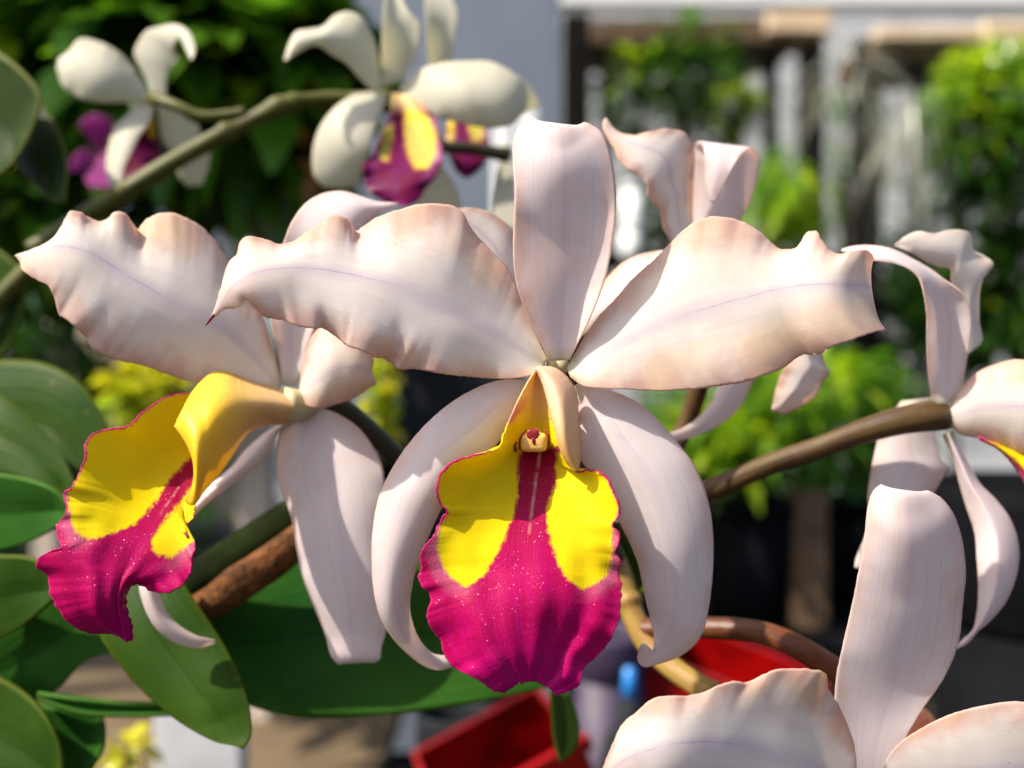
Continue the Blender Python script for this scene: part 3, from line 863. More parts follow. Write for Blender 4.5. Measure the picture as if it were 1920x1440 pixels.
# ------------------------------------------------------------------ right flower, side view
E = thing('orchid_flower', 'pale orchid seen from its side at the right edge on a brown pedicel', 'flower', P(1775, 780, 212), ORCHIDS)
blade('dorsal_sepal', E, M_sepal,
      [(1748, 760), (1740, 690), (1738, 630), (1738, 590), (1732, 550), (1722, 520), (1705, 505), (1680, 495), (1650, 490), (1630, 488), (1600, 482), (1578, 470)],
      [(1798, 755), (1812, 680), (1820, 620), (1818, 580), (1805, 550), (1780, 530), (1745, 505), (1710, 485), (1680, 470), (1650, 462), (1620, 460), (1595, 463), (1578, 468)],
      [(0, 211), (0.3, 208), (0.6, 203), (0.8, 202), (1, 204)], eL=[(0, 2), (0.4, -4), (0.7, -1), (1, 0)], eR=[(0, 2), (0.4, -3), (0.7, 3), (1, 1)], ns=100, nt=40, jag=0.5, ruffle=0.4)
blade('petal', E, M_white,
      [(1785, 760), (1800, 650), (1800, 580), (1783, 525), (1781, 505), (1760, 500), (1740, 492), (1715, 477), (1695, 468), (1678, 461)],
      [(1805, 760), (1818, 655), (1838, 645), (1835, 600), (1843, 520), (1862, 495, -3), (1845, 480), (1823, 468, 2), (1817, 437), (1775, 432), (1750, 438), (1720, 434), (1695, 445), (1678, 459)],
      [(0, 214), (0.5, 212), (0.8, 209), (1, 208)], eL=[(0, 0), (0.6, 2), (1, 0)], eR=[(0, 3), (0.5, 3), (1, 0)], ns=110, nt=44, jag=0.6, ruffle=1.0, rfreq=8, wave=1.2)
blade('petal', E, M_petal,
      [(1778, 765), (1800, 730), (1830, 700), (1870, 682), (1905, 674), (1940, 680), (2000, 720)],
      [(1782, 800), (1805, 815), (1840, 822), (1880, 835), (1920, 850), (2000, 790)],
      [(0, 211), (0.4, 204), (1, 198)], eL=[(0, 1), (0.5, 3), (1, 0)], eR=[(0, 1), (0.5, 4), (1, 0)], jag=0.5, ruffle=0.6, wave=1.0)
blade('petal', E, M_sepal,
      [(1690, 752), (1650, 812), (1640, 850), (1632, 890), (1627, 930), (1630, 970), (1620, 1010), (1605, 1050), (1603, 1064)],
      [(1748, 745), (1755, 830), (1762, 860), (1778, 877, 2), (1765, 900), (1750, 925), (1700, 980), (1650, 1030), (1610, 1066)],
      [(0, 222), (0.4, 219), (1, 217)], eL=[(0, 2), (0.5, 2), (1, 0)], eR=[(0, 2), (0.5, 2), (1, 0)], jag=0.4, ruffle=0.8)
blade('lateral_sepal', E, M_sepal,
      [(1768, 815), (1790, 870), (1800, 910), (1812, 950), (1828, 1000), (1832, 1050), (1835, 1100), (1832, 1150), (1825, 1180), (1805, 1200), (1790, 1212)],
      [(1785, 808), (1800, 840), (1815, 870), (1840, 910), (1870, 940), (1895, 975), (1910, 1030), (1905, 1080), (1890, 1120), (1860, 1160), (1835, 1182), (1812, 1207), (1795, 1217)],
      [(0, 212), (0.3, 209), (0.6, 206), (1, 209)], eL=[(0, 2), (0.5, 3), (1, 0)], eR=[(0, 2), (0.5, 1), (1, 0)], crease=-2.0, jag=0.5, ruffle=0.3)
blade('lip', E, M_lip,
      [(1835, 818), (1880, 836), (1925, 853), (1990, 890), (2050, 960)], [(1837, 824), (1875, 845), (1902, 875), (1930, 920), (1985, 1000)],
      [(0, 207), (0.5, 203), (1, 198)], eL=[(0, 1), (0.5, 4), (1, 2)], eR=[(0, 1), (0.5, 3), (1, 0)], ns=70, nt=40, jag=1.5, ruffle=1.0,
      attrs=lip_attrs([[(1820, 800), (1900, 815), (2010, 880), (1990, 950), (1950, 920), (1915, 872), (1880, 845)]]))
tube('pedicel', E, M_stem_brown, [(1798, 780, 219, 8), (1786, 781, 217, 17), (1770, 782, 214.5, 24), (1745, 781, 212, 28), (1700, 787, 212, 27), (1620, 808, 214, 23), (1540, 838, 217, 21), (1450, 868, 221, 20), (1370, 903, 226, 20), (1310, 930, 230, 22), (1200, 990, 236, 24)], ns=60, bump=0.05)

# ------------------------------------------------------------------ lower right flower
Fl = thing('orchid_flower', 'pale orchid cut off by the lower right corner, broad upright sepal', 'flower', P(1630, 1470, 182), ORCHIDS)
blade('dorsal_sepal', Fl, M_sepal,
      [(1592, 1480), (1575, 1400), (1565, 1330), (1568, 1270), (1580, 1210), (1598, 1130), (1612, 1060), (1622, 1000), (1628, 950), (1638, 920), (1648, 911), (1656, 925, 6)],
      [(1665, 1480), (1690, 1400), (1730, 1330), (1770, 1270), (1795, 1210), (1805, 1130), (1810, 1070), (1800, 1000), (1785, 960), (1762, 932), (1742, 921), (1730, 935, 6)],
      [(0, 191), (0.3, 188), (0.6, 180), (0.88, 175), (0.96, 177), (1, 181)],
      M=[(1628, 1480), (1640, 1380), (1668, 1280), (1692, 1180), (1705, 1080), (1708, 990), (1694, 922), (1692, 938)],
      eL=[(0, 0), (0.3, 0), (0.6, 2), (0.9, 3), (1, 1)], eR=[(0, 0), (0.3, -1), (0.6, 2), (0.9, 4), (1, 1)], ns=100, nt=44, jag=0.8, ruffle=0.5, wave=0.8)
blade('petal', Fl, M_petal,
      [(1606, 1480), (1605, 1430), (1600, 1390), (1585, 1350), (1565, 1310), (1552, 1290, 2), (1550, 1268, 2), (1540, 1258), (1515, 1254), (1480, 1253), (1445, 1258), (1425, 1268, 2), (1405, 1278, 3), (1375, 1277, 1), (1340, 1288), (1320, 1298, 1), (1290, 1305, 2), (1265, 1304), (1245, 1305), (1225, 1310), (1200, 1330), (1170, 1355), (1150, 1390), (1135, 1425), (1120, 1480)],
      [(1604, 1495), (1500, 1540), (1400, 1570), (1300, 1590), (1200, 1570), (1120, 1495)],
      [(0, 186), (0.2, 180), (0.5, 173), (0.8, 170), (1, 173)],
      M=[(1605, 1486), (1560, 1450), (1480, 1420), (1380, 1395), (1300, 1390), (1220, 1405), (1150, 1440), (1120, 1487)],
      eL=[(0, 0), (0.3, 1), (0.6, 1), (1, 0)], eR=[(0, 0), (0.5, 5), (1, 0)], ns=140, nt=54, jag=2.2, ruffle=0.5, rfreq=14, wave=2.2)
blade('petal', Fl, M_petal,
      [(1650, 1476), (1665, 1420), (1690, 1390), (1720, 1370), (1780, 1340), (1850, 1322), (1900, 1315), (1950, 1320), (2050, 1360), (2150, 1450)],
      [(1655, 1492), (1700, 1530), (1800, 1560), (1950, 1560), (2150, 1460)],
      [(0, 186), (0.3, 181), (1, 176)], eL=[(0, 0), (0.4, -1), (1, 0)], eR=[(0, 0), (0.5, 6), (1, 0)], ns=100, nt=50, jag=0.8, ruffle=0.7, wave=1.4)
tube('pedicel', Fl, M_stem_red, [(1660, 1470, 190, 26), (1700, 1400, 196, 26), (1735, 1365, 201, 24), (1720, 1340, 206, 20), (1640, 1300, 209, 22), (1560, 1252, 211, 23), (1500, 1216, 213, 23), (1440, 1190, 216, 22), (1380, 1180, 220, 21), (1320, 1177, 224, 20), (1200, 1180, 232, 20)], ns=70, bump=0.05)

# ------------------------------------------------------------------ cream flowers behind, top left
G = thing('orchid_flower', 'cream orchid seen from behind at upper left, one petal curling over', 'flower', P(290, 185, 300), ORCHIDS)
blade('petal', G, M_cream, [(284, 184), (265, 150), (240, 115), (210, 90), (180, 77), (150, 73), (130, 95), (110, 110)],
      [(278, 198), (235, 192), (200, 193), (170, 190), (150, 185), (120, 165), (106, 130)], [(0, 300), (0.5, 292), (1, 296)], eL=[(0, 0), (0.5, 5), (1, 2)], eR=[(0, 0), (0.5, 3), (1, 0)], ns=50, nt=24, ruffle=1.5, wave=2)
blade('dorsal_sepal', G, M_cream, [(284, 184), (275, 150), (262, 125), (252, 100), (262, 75), (275, 58), (300, 50), (330, 46), (350, 55), (364, 80), (366, 95), (360, 112)],
      [(312, 184), (312, 150), (320, 125), (335, 108), (326, 95), (328, 80), (334, 72), (338, 72), (343, 80), (350, 95), (354, 104), (358, 113)], [(0, 300), (0.5, 296), (0.8, 290), (1, 286)], eL=[(0, 0), (0.5, 2), (1, 0)], ns=60, nt=24)
blade('lateral_sepal', G, M_cream, [(262, 190), (240, 215), (215, 240), (205, 270), (199, 310), (205, 340), (215, 356)], [(290, 200), (280, 230), (262, 255), (245, 290), (232, 320), (226, 345), (218, 356)], [(0, 300), (1, 290)], eL=[(0, 0), (0.5, 3), (1, 0)], ns=40, nt=20)
blade('lateral_sepal', G, M_cream, [(295, 192), (298, 230), (305, 262), (322, 285)], [(308, 190), (350, 222), (376, 242), (365, 262), (340, 282), (326, 288)], [(0, 301), (1, 306)], ns=40, nt=20)
blade('petal', G, M_cream, [(310, 240), (335, 300), (335, 330), (352, 350)], [(330, 235), (392, 270), (392, 310), (378, 348)], [(0, 309), (1, 315)], ns=30, nt=16)
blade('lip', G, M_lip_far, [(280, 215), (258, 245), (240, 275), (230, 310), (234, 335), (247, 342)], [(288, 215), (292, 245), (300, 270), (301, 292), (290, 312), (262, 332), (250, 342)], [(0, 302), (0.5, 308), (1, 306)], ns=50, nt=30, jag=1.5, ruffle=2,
      attrs=lip_attrs([[(276, 215), (292, 215), (290, 262), (278, 250)]]))
tube('pedicel', G, M_stem_green, [(283, 183, 298, 11), (300, 188, 294, 11), (335, 200, 291, 10), (375, 217, 291, 10), (420, 216, 292, 10), (460, 210, 293, 11)], ns=30)

H = thing('orchid_flower', 'cream orchid facing forward at upper middle with a dark magenta lip', 'flower', P(735, 170, 280), ORCHIDS)
blade('petal', H, M_cream, [(716, 168), (712, 130), (695, 60), (672, 28), (650, 22), (630, 28), (605, 50), (580, 55), (555, 60), (543, 80), (533, 112)],
      [(705, 178), (670, 142), (650, 120), (625, 105), (590, 85), (565, 95), (545, 108), (534, 114)], [(0, 280), (0.5, 272), (1, 268)], eL=[(0, 0), (0.5, 5), (1, 0)], eR=[(0, 0), (0.5, 2), (1, 0)], ns=60, nt=26, ruffle=1.5, wave=1.5)
blade('dorsal_sepal', H, M_cream, [(716, 165), (715, 100), (718, 40), (722, 0), (732, -40), (745, -60)], [(756, 150), (775, 110), (788, 65), (786, 42), (770, 25), (757, 5), (750, -40), (747, -60)], [(0, 281), (0.6, 277), (1, 282)], eL=[(0, 0), (0.5, -4), (1, 0)], ns=50, nt=24)
blade('petal', H, M_cream, [(748, 168), (790, 130), (830, 118), (880, 115), (920, 116), (955, 132), (990, 160), (1012, 195)], [(752, 200), (800, 215), (850, 227), (890, 236), (930, 240), (962, 232), (985, 210), (1008, 203)], [(0, 280), (0.5, 271), (0.85, 276), (1, 286)], eL=[(0, 0), (0.5, 5), (1, 0)], eR=[(0, 0), (0.5, 3), (1, 0)], ns=60, nt=30, wave=2, ruffle=1)
blade('lateral_sepal', H, M_cream, [(714, 172), (660, 180), (620, 210), (595, 250), (586, 300), (590, 330), (605, 348), (640, 353)], [(727, 180), (715, 210), (700, 250), (690, 290), (680, 320), (668, 345), (642, 355)], [(0, 282), (0.5, 276), (1, 284)], eL=[(0, 0), (0.5, 4), (1, 0)], ns=50, nt=24)
blade('lateral_sepal', H, M_cream, [(780, 230), (785, 300), (780, 380), (790, 430)], [(795, 225), (820, 300), (852, 345), (866, 390), (860, 430)], [(0, 286), (0.5, 288), (1, 290)], ns=40, nt=20)
yH1 = [(760, 195), (775, 200), (800, 215), (820, 250), (816, 295), (800, 318), (778, 315), (764, 290), (758, 250)]
yH2 = [(722, 240), (735, 232), (736, 262), (728, 300), (714, 304), (712, 275)]
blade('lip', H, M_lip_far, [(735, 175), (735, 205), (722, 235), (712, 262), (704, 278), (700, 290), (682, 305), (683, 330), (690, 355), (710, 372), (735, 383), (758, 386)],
      [(770, 180), (792, 195), (812, 215), (825, 260), (830, 300), (815, 335), (800, 350), (785, 375), (763, 387)], [(0, 280), (0.35, 274), (0.7, 264), (1, 262)], eL=[(0, -2), (0.4, -5), (0.8, 2), (1, 0)], eR=[(0, -2), (0.4, -5), (0.8, 2), (1, 0)], ns=90, nt=60, jag=1.6, ruffle=2,
      attrs=lip_attrs([yH1, yH2], throat=((745, 220), (745, 340)), hood=(215, 30)))
tube('pedicel', H, M_stem_green, [(738, 172, 281, 12), (736, 176, 288, 11), (700, 182, 297, 11), (640, 184, 300, 12)], ns=20)

I_ = thing('orchid_flower', 'cream orchid half hidden at upper middle, its small dark lip showing below a petal', 'flower', P(870, 190, 310), ORCHIDS)
blade('dorsal_sepal', I_, M_cream, [(808, 160), (803, 110), (800, 60), (797, 0), (795, -40)], [(835, 160), (845, 110), (854, 60), (857, 20), (842, -12), (812, -42)], [(0, 310), (0.6, 304), (1, 306)], eL=[(0, 0), (0.5, -3), (1, 0)], ns=40, nt=20)
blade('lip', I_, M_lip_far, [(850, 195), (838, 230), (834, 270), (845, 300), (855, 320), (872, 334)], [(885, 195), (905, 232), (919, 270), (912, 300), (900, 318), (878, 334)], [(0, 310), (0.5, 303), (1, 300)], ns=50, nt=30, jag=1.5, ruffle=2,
      attrs=lip_attrs([[(840, 220), (852, 220), (850, 280), (838, 270)], [(875, 215), (905, 225), (908, 262), (885, 265)]]))
blade('lateral_sepal', I_, M_cream, [(940, 270), (936, 300), (930, 340), (926, 380), (924, 430)], [(952, 270), (960, 300), (966, 350), (975, 430)], [(0, 306), (1, 300)], ns=30, nt=16)
tube('pedicel', I_, M_stem_dark, [(812, 270, 297, 12), (835, 275, 297, 12), (890, 279, 298, 12), (930, 287, 299, 13), (955, 292, 300, 15)], ns=24)

J = thing('orchid_flower', 'small blurred magenta orchid at far left behind the cream one', 'flower', P(180, 290, 420), ORCHIDS)
M_mag = petal_mat('petal_magenta', (0.40, 0.04, 0.28), (0.34, 0.02, 0.24), (0.46, 0.08, 0.32), (0.30, 0.02, 0.2), green=0.1)
for L_, R_ in (([(185, 285), (165, 255), (150, 235), (175, 215), (200, 222)], [(190, 285), (200, 262), (212, 245), (215, 230), (202, 221)]),
               ([(182, 290), (155, 280), (135, 300), (128, 318)], [(183, 296), (165, 308), (150, 322), (130, 320)]),
               ([(188, 292), (175, 315), (160, 335), (170, 352)], [(194, 292), (212, 315), (220, 340), (172, 354)]),
               ([(192, 286), (220, 270), (240, 285)], [(193, 292), (222, 300), (241, 290)])):
    blade('petal', J, M_mag, L_, R_, [(0, 420), (1, 412)], ns=24, nt=14, ruffle=2, thick=0.6)

# ------------------------------------------------------------------ flower stalks
tube('flower_stalk', None, M_stem_green, [(60, 470, 288, 19), (120, 432, 289, 19), (165, 402, 290, 19), (240, 356, 291, 18), (330, 300, 292, 17), (420, 250, 293, 16), (500, 210, 294, 16), (520, 200, 294, 20), (545, 193, 295, 15), (640, 184, 299, 13), (760, 215, 300, 12), (830, 272, 298, 12)],
     'olive green flower stalk rising diagonally behind the left flower', 'stem', ns=140, bump=0.06, nodes=(0.22, 0.48, 0.64))
tube('flower_stalk', None, M_stem_yellow, [(1090, 900, 238, 22), (1135, 1010, 238, 22), (1165, 1085, 237, 22), (1185, 1150, 234, 22), (1215, 1208, 230, 22), (1265, 1255, 224, 22), (1330, 1302, 218, 22), (1400, 1380, 214, 22), (1430, 1500, 212, 22)],
     'yellowish flower stalk running down behind the central lip', 'stem', ns=110, bump=0.06, nodes=(0.36, 0.7))

# ------------------------------------------------------------------ orchid plants with their leaves
PL = thing('orchid_plant', 'orchid plant with broad strap leaves filling the lower left', 'plant', P(150, 1500, 240))


def leaf(parent, mat, L, R, dm, thick=1.1, **k):
    k.setdefault('ns', 60)
    k.setdefault('nt', 26)
    k.setdefault('wave', 2.0)
    k.setdefault('crease', 2.2)
    return blade('leaf', parent, mat, L, R, dm, thick=thick, **k)


leaf(PL, M_leaf, [(160, 1090), (180, 1170), (240, 1262), (300, 1322), (360, 1366), (410, 1392), (455, 1402)], [(320, 1060), (350, 1105), (382, 1152), (420, 1212), (450, 1272), (470, 1340), (468, 1385), (456, 1403)],
     [(0, 222), (0.5, 211), (1, 206)], eL=[(0, 3), (0.5, 4), (1, 0)], eR=[(0, 3), (0.5, 4), (1, 0)])
leaf(PL, M_leaf_dark, [(340, 1190), (430, 1110), (520, 1060), (620, 1030), (750, 1030), (880, 1060), (1000, 1150), (1075, 1270)], [(350, 1250), (430, 1305), (520, 1338), (620, 1346), (720, 1341), (850, 1325), (950, 1306), (1078, 1275)],
     [(0, 240), (0.5, 244), (1, 250)], eL=[(0, 2), (0.5, 8), (1, 0)], eR=[(0, 0), (0.5, -4), (1, 0)], thick=1.4)
leaf(PL, M_leaf, [(-80, 690), (20, 676), (90, 684), (140, 710), (180, 755), (205, 820), (215, 900), (205, 960)], [(-80, 900), (0, 900), (60, 900), (100, 930), (150, 960), (200, 968)], [(0, 262), (1, 246)], eL=[(0, 6), (0.5, 6), (1, 0)])
leaf(PL, M_leaf, [(-80, 715), (0, 742), (50, 780), (100, 830), (130, 880), (146, 925), (140, 965)], [(-80, 880), (0, 884), (60, 902), (105, 932), (138, 966)], [(0, 246), (1, 236)], eL=[(0, 5), (0.5, 5), (1, 0)], eR=[(0, -3), (1, 0)])
leaf(PL, M_leaf_dark, [(-80, 875), (0, 888), (60, 900), (105, 920), (140, 960)], [(-80, 1040), (0, 1032), (50, 1018), (100, 992), (140, 964)], [(0, 242), (1, 230)], eL=[(0, -3), (1, 0)], eR=[(0, 6), (1, 0)])
leaf(PL, M_leaf, [(-80, 1035), (0, 1040), (60, 1046), (98, 1072), (110, 1112)], [(-80, 1225), (0, 1198), (40, 1175), (80, 1142), (109, 1116)], [(0, 238), (1, 226)], eR=[(0, 6), (1, 0)])
leaf(PL, M_leaf_dark, [(-60, 1230), (20, 1160), (90, 1120), (150, 1110), (240, 1150), (300, 1120)], [(-60, 1330), (40, 1330), (110, 1290), (160, 1240), (240, 1210), (300, 1130)], [(0, 252), (1, 232)], eR=[(0, 5), (1, 0)])
leaf(PL, M_leaf_dark, [(70, 1300), (150, 1310), (240, 1318), (320, 1318), (400, 1310), (450, 1300)], [(70, 1310), (150, 1338), (240, 1342), (320, 1340), (400, 1332), (450, 1305)], [(0, 240), (1, 236)])
leaf(PL, M_leaf, [(-80, 1250), (0, 1270), (70, 1320), (110, 1390), (120, 1480)], [(-80, 1500), (0, 1490), (60, 1490), (118, 1484)], [(0, 236), (1, 230)], eL=[(0, 5), (1, 0)])
leaf(PL, M_leaf_dark, [(60, 1320), (130, 1330), (190, 1345), (195, 1390), (150, 1470)], [(60, 1480), (90, 1490), (120, 1490), (148, 1474)], [(0, 246), (1, 240)])
leaf(PL, M_leaf, [(1034, 1280), (1034, 1340), (1040, 1390), (1050, 1426)], [(1058, 1285), (1080, 1330), (1087, 1370), (1077, 1405), (1052, 1428)], [(0, 246), (1, 236)], eR=[(0, 2), (1, 0)])
leaf(PL, M_leaf, [(1140, 980), (1158, 1050), (1180, 1090), (1207, 1112)], [(1160, 975), (1190, 1030), (1214, 1072), (1210, 1111)], [(0, 246), (1, 236)])
cane = tube('cane', PL, M_bulb, [(250, 1200, 238, 40), (330, 1125, 236, 42), (430, 1052, 234, 40), (520, 990, 233, 38), (620, 925, 236, 34), (760, 860, 242, 30)], ns=50, bump=0.10)
tube('sheath', cane, M_sheath, [(280, 1210, 237, 38), (340, 1160, 235, 40), (430, 1098, 233, 40), (520, 1038, 232, 40), (590, 985, 234, 36), (660, 930, 240, 22)], ns=50, bump=0.18, label='dry orange brown sheath on the cane')

PT = thing('orchid_plant', 'orchid plant with large olive leaves at the upper left edge', 'plant', P(-20, 420, 300))
leaf(PT, M_leaf_olive, [(-80, 40), (0, 98), (50, 150), (85, 200), (112, 250), (126, 310), (120, 378)], [(-80, 330), (0, 292), (30, 310), (70, 350), (100, 378), (119, 380)], [(0, 300), (1, 282)], eL=[(0, 5), (0.5, 4), (1, 0)], eR=[(0, 5), (0.5, 4), (1, 0)])
leaf(PT, M_leaf_olive, [(-80, 80), (0, 100), (40, 130), (75, 175), (60, 240), (20, 310)], [(-80, 320), (-40, 330), (-10, 330), (18, 314)], [(0, 286), (1, 274)])
leaf(PT, M_leaf, [(-80, 450), (0, 470), (42, 510), (40, 580), (20, 640), (-20, 690)], [(-80, 620), (-60, 650), (-40, 680), (-22, 694)], [(0, 300), (1, 290)])
tube('cane', PT, M_stem_green, [(-60, 640, 292, 18), (0, 560, 292, 18), (60, 500, 292, 17), (110, 450, 292, 16)], ns=30, bump=0.08)


# ------------------------------------------------------------------ the garden behind
def foliage_mat(name, a, b, transl=0.4, rough=0.22, tc=(1.5, 1.5, 0.5), scale=18):
    N = NT(name)
    co = N.coord()
    col = N.mix(N.sstep(N.noise(scale, 3, co), 0.35, 0.65), a, b)
    col = N.mix(N.math('MULTIPLY', N.sstep(N.noise(scale * 6, 2, co), 0.5, 0.75), 0.4), col, a)
    return N.finish(col, rough, 0.5, N.bump(N.noise(150, 2, co), 0.25, 0.002), transl, N.mix(1.0, col, tc, 'MULTIPLY'))


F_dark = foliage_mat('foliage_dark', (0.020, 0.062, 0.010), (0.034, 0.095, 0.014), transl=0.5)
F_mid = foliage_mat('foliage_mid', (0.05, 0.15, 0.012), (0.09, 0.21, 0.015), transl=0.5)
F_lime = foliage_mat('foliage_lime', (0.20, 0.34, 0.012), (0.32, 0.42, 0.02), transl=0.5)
F_yellow = foliage_mat('blossom_yellow', (0.55, 0.50, 0.015), (0.42, 0.45, 0.02), tc=(1.1, 1.1, 0.4))
F_orange = foliage_mat('dried_leaf', (0.38, 0.17, 0.035), (0.20, 0.085, 0.02), tc=(1.3, 1.0, 0.6))
F_grey = foliage_mat('air_plant_grey', (0.42, 0.43, 0.36), (0.30, 0.32, 0.26), tc=(1, 1, 0.9))
W_wood = plain('weathered_wood', (0.13, 0.085, 0.050), (0.07, 0.042, 0.024), 30, 0.8, 0.2, 0.7, 0.004, stretch=(1, 1, 6))
W_pale = plain('sunlit_tone_wood', (0.60, 0.48, 0.33), (0.44, 0.30, 0.18), 26, 0.8, 0.2, 0.6, 0.004, stretch=(0.3, 2, 3))  # paler copy of the rack wood, sunlight put into the colour
W_dark = plain('charred_timber', (0.006, 0.006, 0.006), (0.014, 0.012, 0.010), 30, 0.85, 0.04, 0.8, 0.004, stretch=(3, 3, 0.5))
W_trunk = plain('bark', (0.16, 0.085, 0.045), (0.07, 0.04, 0.022), 40, 0.85, 0.2, 0.9, 0.006, stretch=(2, 2, 0.5))
W_white = plain('white_paint', (0.78, 0.78, 0.76), (0.70, 0.71, 0.70), 12, 0.55, 0.4, 0.1, 0.002)
W_white_shade = plain('white_panel_shade_tone', (0.135, 0.16, 0.20), (0.12, 0.145, 0.185), 6, 0.6, 0.35, 0.08, 0.002)  # white panels; the blue grey is shade put into their colour
W_side = plain('pale_siding_paint', (0.50, 0.51, 0.51), (0.34, 0.35, 0.36), 9, 0.65, 0.3, 0.15, 0.003)
W_black = plain('black_plastic', (0.004, 0.0044, 0.0055), (0.006, 0.006, 0.0075), 30, 0.75, 0.02, 0.15, 0.002)
W_slate = plain('dark_slate_board', (0.012, 0.015, 0.018), (0.009, 0.011, 0.013), 20, 0.75, 0.15, 0.15, 0.002)
W_soil = plain('dark_soil', (0.030, 0.024, 0.018), (0.014, 0.012, 0.010), 14, 0.95, 0.1, 1.0, 0.02)
W_tan = plain('tan_bench_top', (0.13, 0.095, 0.055), (0.10, 0.07, 0.04), 14, 0.75, 0.25, 0.3, 0.003)
W_stone = plain('pale_paving', (0.50, 0.43, 0.36), (0.36, 0.30, 0.25), 10, 0.85, 0.2, 0.4, 0.004)
W_red = plain('red_plastic', (0.26, 0.002, 0.002), (0.07, 0.001, 0.001), 30, 0.16, 0.5, 0.05, 0.002, coat=0.3)
W_purple = plain('purple_plastic', (0.04, 0.027, 0.06), (0.03, 0.02, 0.045), 14, 0.55, 0.4, 0.1, 0.002)
W_blue = plain('blue_plastic', (0.03, 0.22, 0.62), (0.02, 0.17, 0.5), 14, 0.35, 0.5, 0.05, 0.002)


def bgbox(name, parent, mat, x0, y0, x1, y1, d, deep, bevel=0.004, label=None, cat=None, kind=None):
    a = P(x0, y1, d)
    b = P(x1, y0, d)
    return box(name, parent, mat, (a.x, d / 1000, a.z), (b.x, (d + deep) / 1000, b.z), bevel, label, cat, kind)


def leaves(name, parent, mat, cpx, cpy, d, rx, ry, rd, n, size, asp=0.4, droop=0.4, kind='stuff', up=0.3, shell=0.35, seed=0):
    """many separate leaf blades spread through an uneven crown volume"""
    r = random.Random(seed + n + int(cpx))
    k = d / 1000 / FPX
    c = P(cpx, cpy, d)
    V, F = [], []
    for _ in range(n):
        while True:
            q = Vector((r.uniform(-1, 1), r.uniform(-1, 1), r.uniform(-1, 1)))
            if q.length <= 1 and mnoise.noise(q * 2.2 + Vector((seed, cpx * 0.01, 0))) > -0.18:
                break
        p = c + Vector((q.x * rx * k, q.y * rd / 1000, q.z * ry * k))
        dr = Vector((q.x + r.uniform(-.8, .8), q.y + r.uniform(-.8, .8), q.z * 0.6 + up + r.uniform(-.6, .6))).normalized()
        sd = dr.cross(Vector((r.uniform(-.4, .4), r.uniform(-.4, .4), 1))).normalized()
        ln = size / 1000 * r.uniform(0.6, 1.35)
        wd = ln * asp * r.uniform(0.8, 1.2)
        nm = sd.cross(dr)
        b0 = len(V)
        for t, ww in ((0, 0.12), (0.3, 0.42), (0.65, 0.5), (1, 0.03)):
            cc = p + dr * ln * t - Vector((0, 0, 1)) * droop * ln * t * t
            fold = nm * wd * 0.18
            V += [cc - sd * wd * ww + fold * ww, cc, cc + sd * wd * ww + fold * ww]
        for i in range(3):
            a = b0 + 3 * i
            F += [(a, a + 1, a + 4, a + 3), (a + 1, a + 2, a + 5, a + 4)]
    o = mesh_obj(name, V, F, mat, parent)
    if kind: o['kind'] = kind
    return o


def plant(name, label, cat, cpx, cpy, d, rx, ry, rd, n, size, mat, extra=(), asp=0.4, droop=0.4, up=0.3, seed=1, stem=True, group='plants behind the orchids', stem_to=None):
    base = P(cpx, cpy + ry * 1.1, d)
    t = thing(name, label, cat, base, group)
    if seed in (2, 3, 5, 6, 7, 8, 9):
        asp, size, n = 0.26, size * 0.85, int(n * 2.0)
        extra = [(a_, b_, c_, d_, int(e_ * 2.0), f_ * 0.85) for a_, b_, c_, d_, e_, f_ in extra]
    leaves('foliage', t, mat, cpx, cpy, d, rx, ry, rd, n, size, asp, droop, up=up, seed=seed)
    for m2, fx, fy, fr, n2, s2 in extra:
        leaves('foliage', t, m2, cpx + fx, cpy + fy, d - rd * 0.35, rx * fr, ry * fr, rd * 0.7, n2, s2, asp, droop, up=up, seed=seed + 3)
    if stem:
        y2 = stem_to if stem_to is not None else cpy + ry * 1.4
        tube('stem', t, W_trunk, [(cpx, y2, d, 9), (cpx + 4, cpy + ry * 0.4, d, 8), (cpx - 6, cpy - ry * 0.2, d, 5), (cpx + 3, cpy - ry * 0.7, d, 2)], ns=16, n=8)
    return t


# ground and building
gz = 0.6
g = box('ground', None, W_soil, (-9, -6, 0.4), (9, 14, gz), kind='structure')
wall = thing('siding_wall', 'pale painted board wall at the back behind the plant racks', 'wall', P(1400, 900, 3000))
zt = CAMZ + 3.0 * 1020 / FPX
zz = gz + 0.02
while zz < zt:
    box('siding_board', wall, W_side, (-0.75, 3.0, zz), (3.1, 3.022, zz + 0.070), 0.004, rot=(math.radians(2.5), 0, 0))
    zz += 0.075
box('wall_frame', wall, W_dark, (-0.75, 3.03, gz), (3.1, 3.09, zt))
bgbox('shade_toned_panel', None, W_white_shade, 640, -160, 1050, 1440, 1500, 30, 0.004, 'smooth white panel coloured blue grey as shade standing behind the upper middle flowers', 'panel')
bgbox('white_beam', None, W_white, 1046, -150, 2100, 8, 2300, 60, 0.006, 'bright white beam across the top right above the racks', 'beam')
bgbox('white_post', None, W_white, 926, 195, 962, 1584, 1250, 25, 0.004, 'sunlit white post left of the central upright sepal', 'post')
bgbox('white_post', None, W_white, 972, 200, 1008, 1620, 1200, 25, 0.004, 'short white post just above the tip of the central sepal', 'post')
bgbox('white_post', None, W_white, 425, 215, 462, 661, 900, 25, 0.004, 'white post at the left behind the olive stalk', 'post')
bgbox('shade_toned_panel', None, W_white_shade, 305, 225, 424, 664, 960, 14, 0.004, 'narrow white panel coloured blue grey as shade left of the white post at upper left', 'panel')
bgbox('copper_pipe', None, W_trunk, 331, 225, 350, 662, 930, 12, 0.003, 'thin rusty upright strip on the narrow panel at left', 'strip')

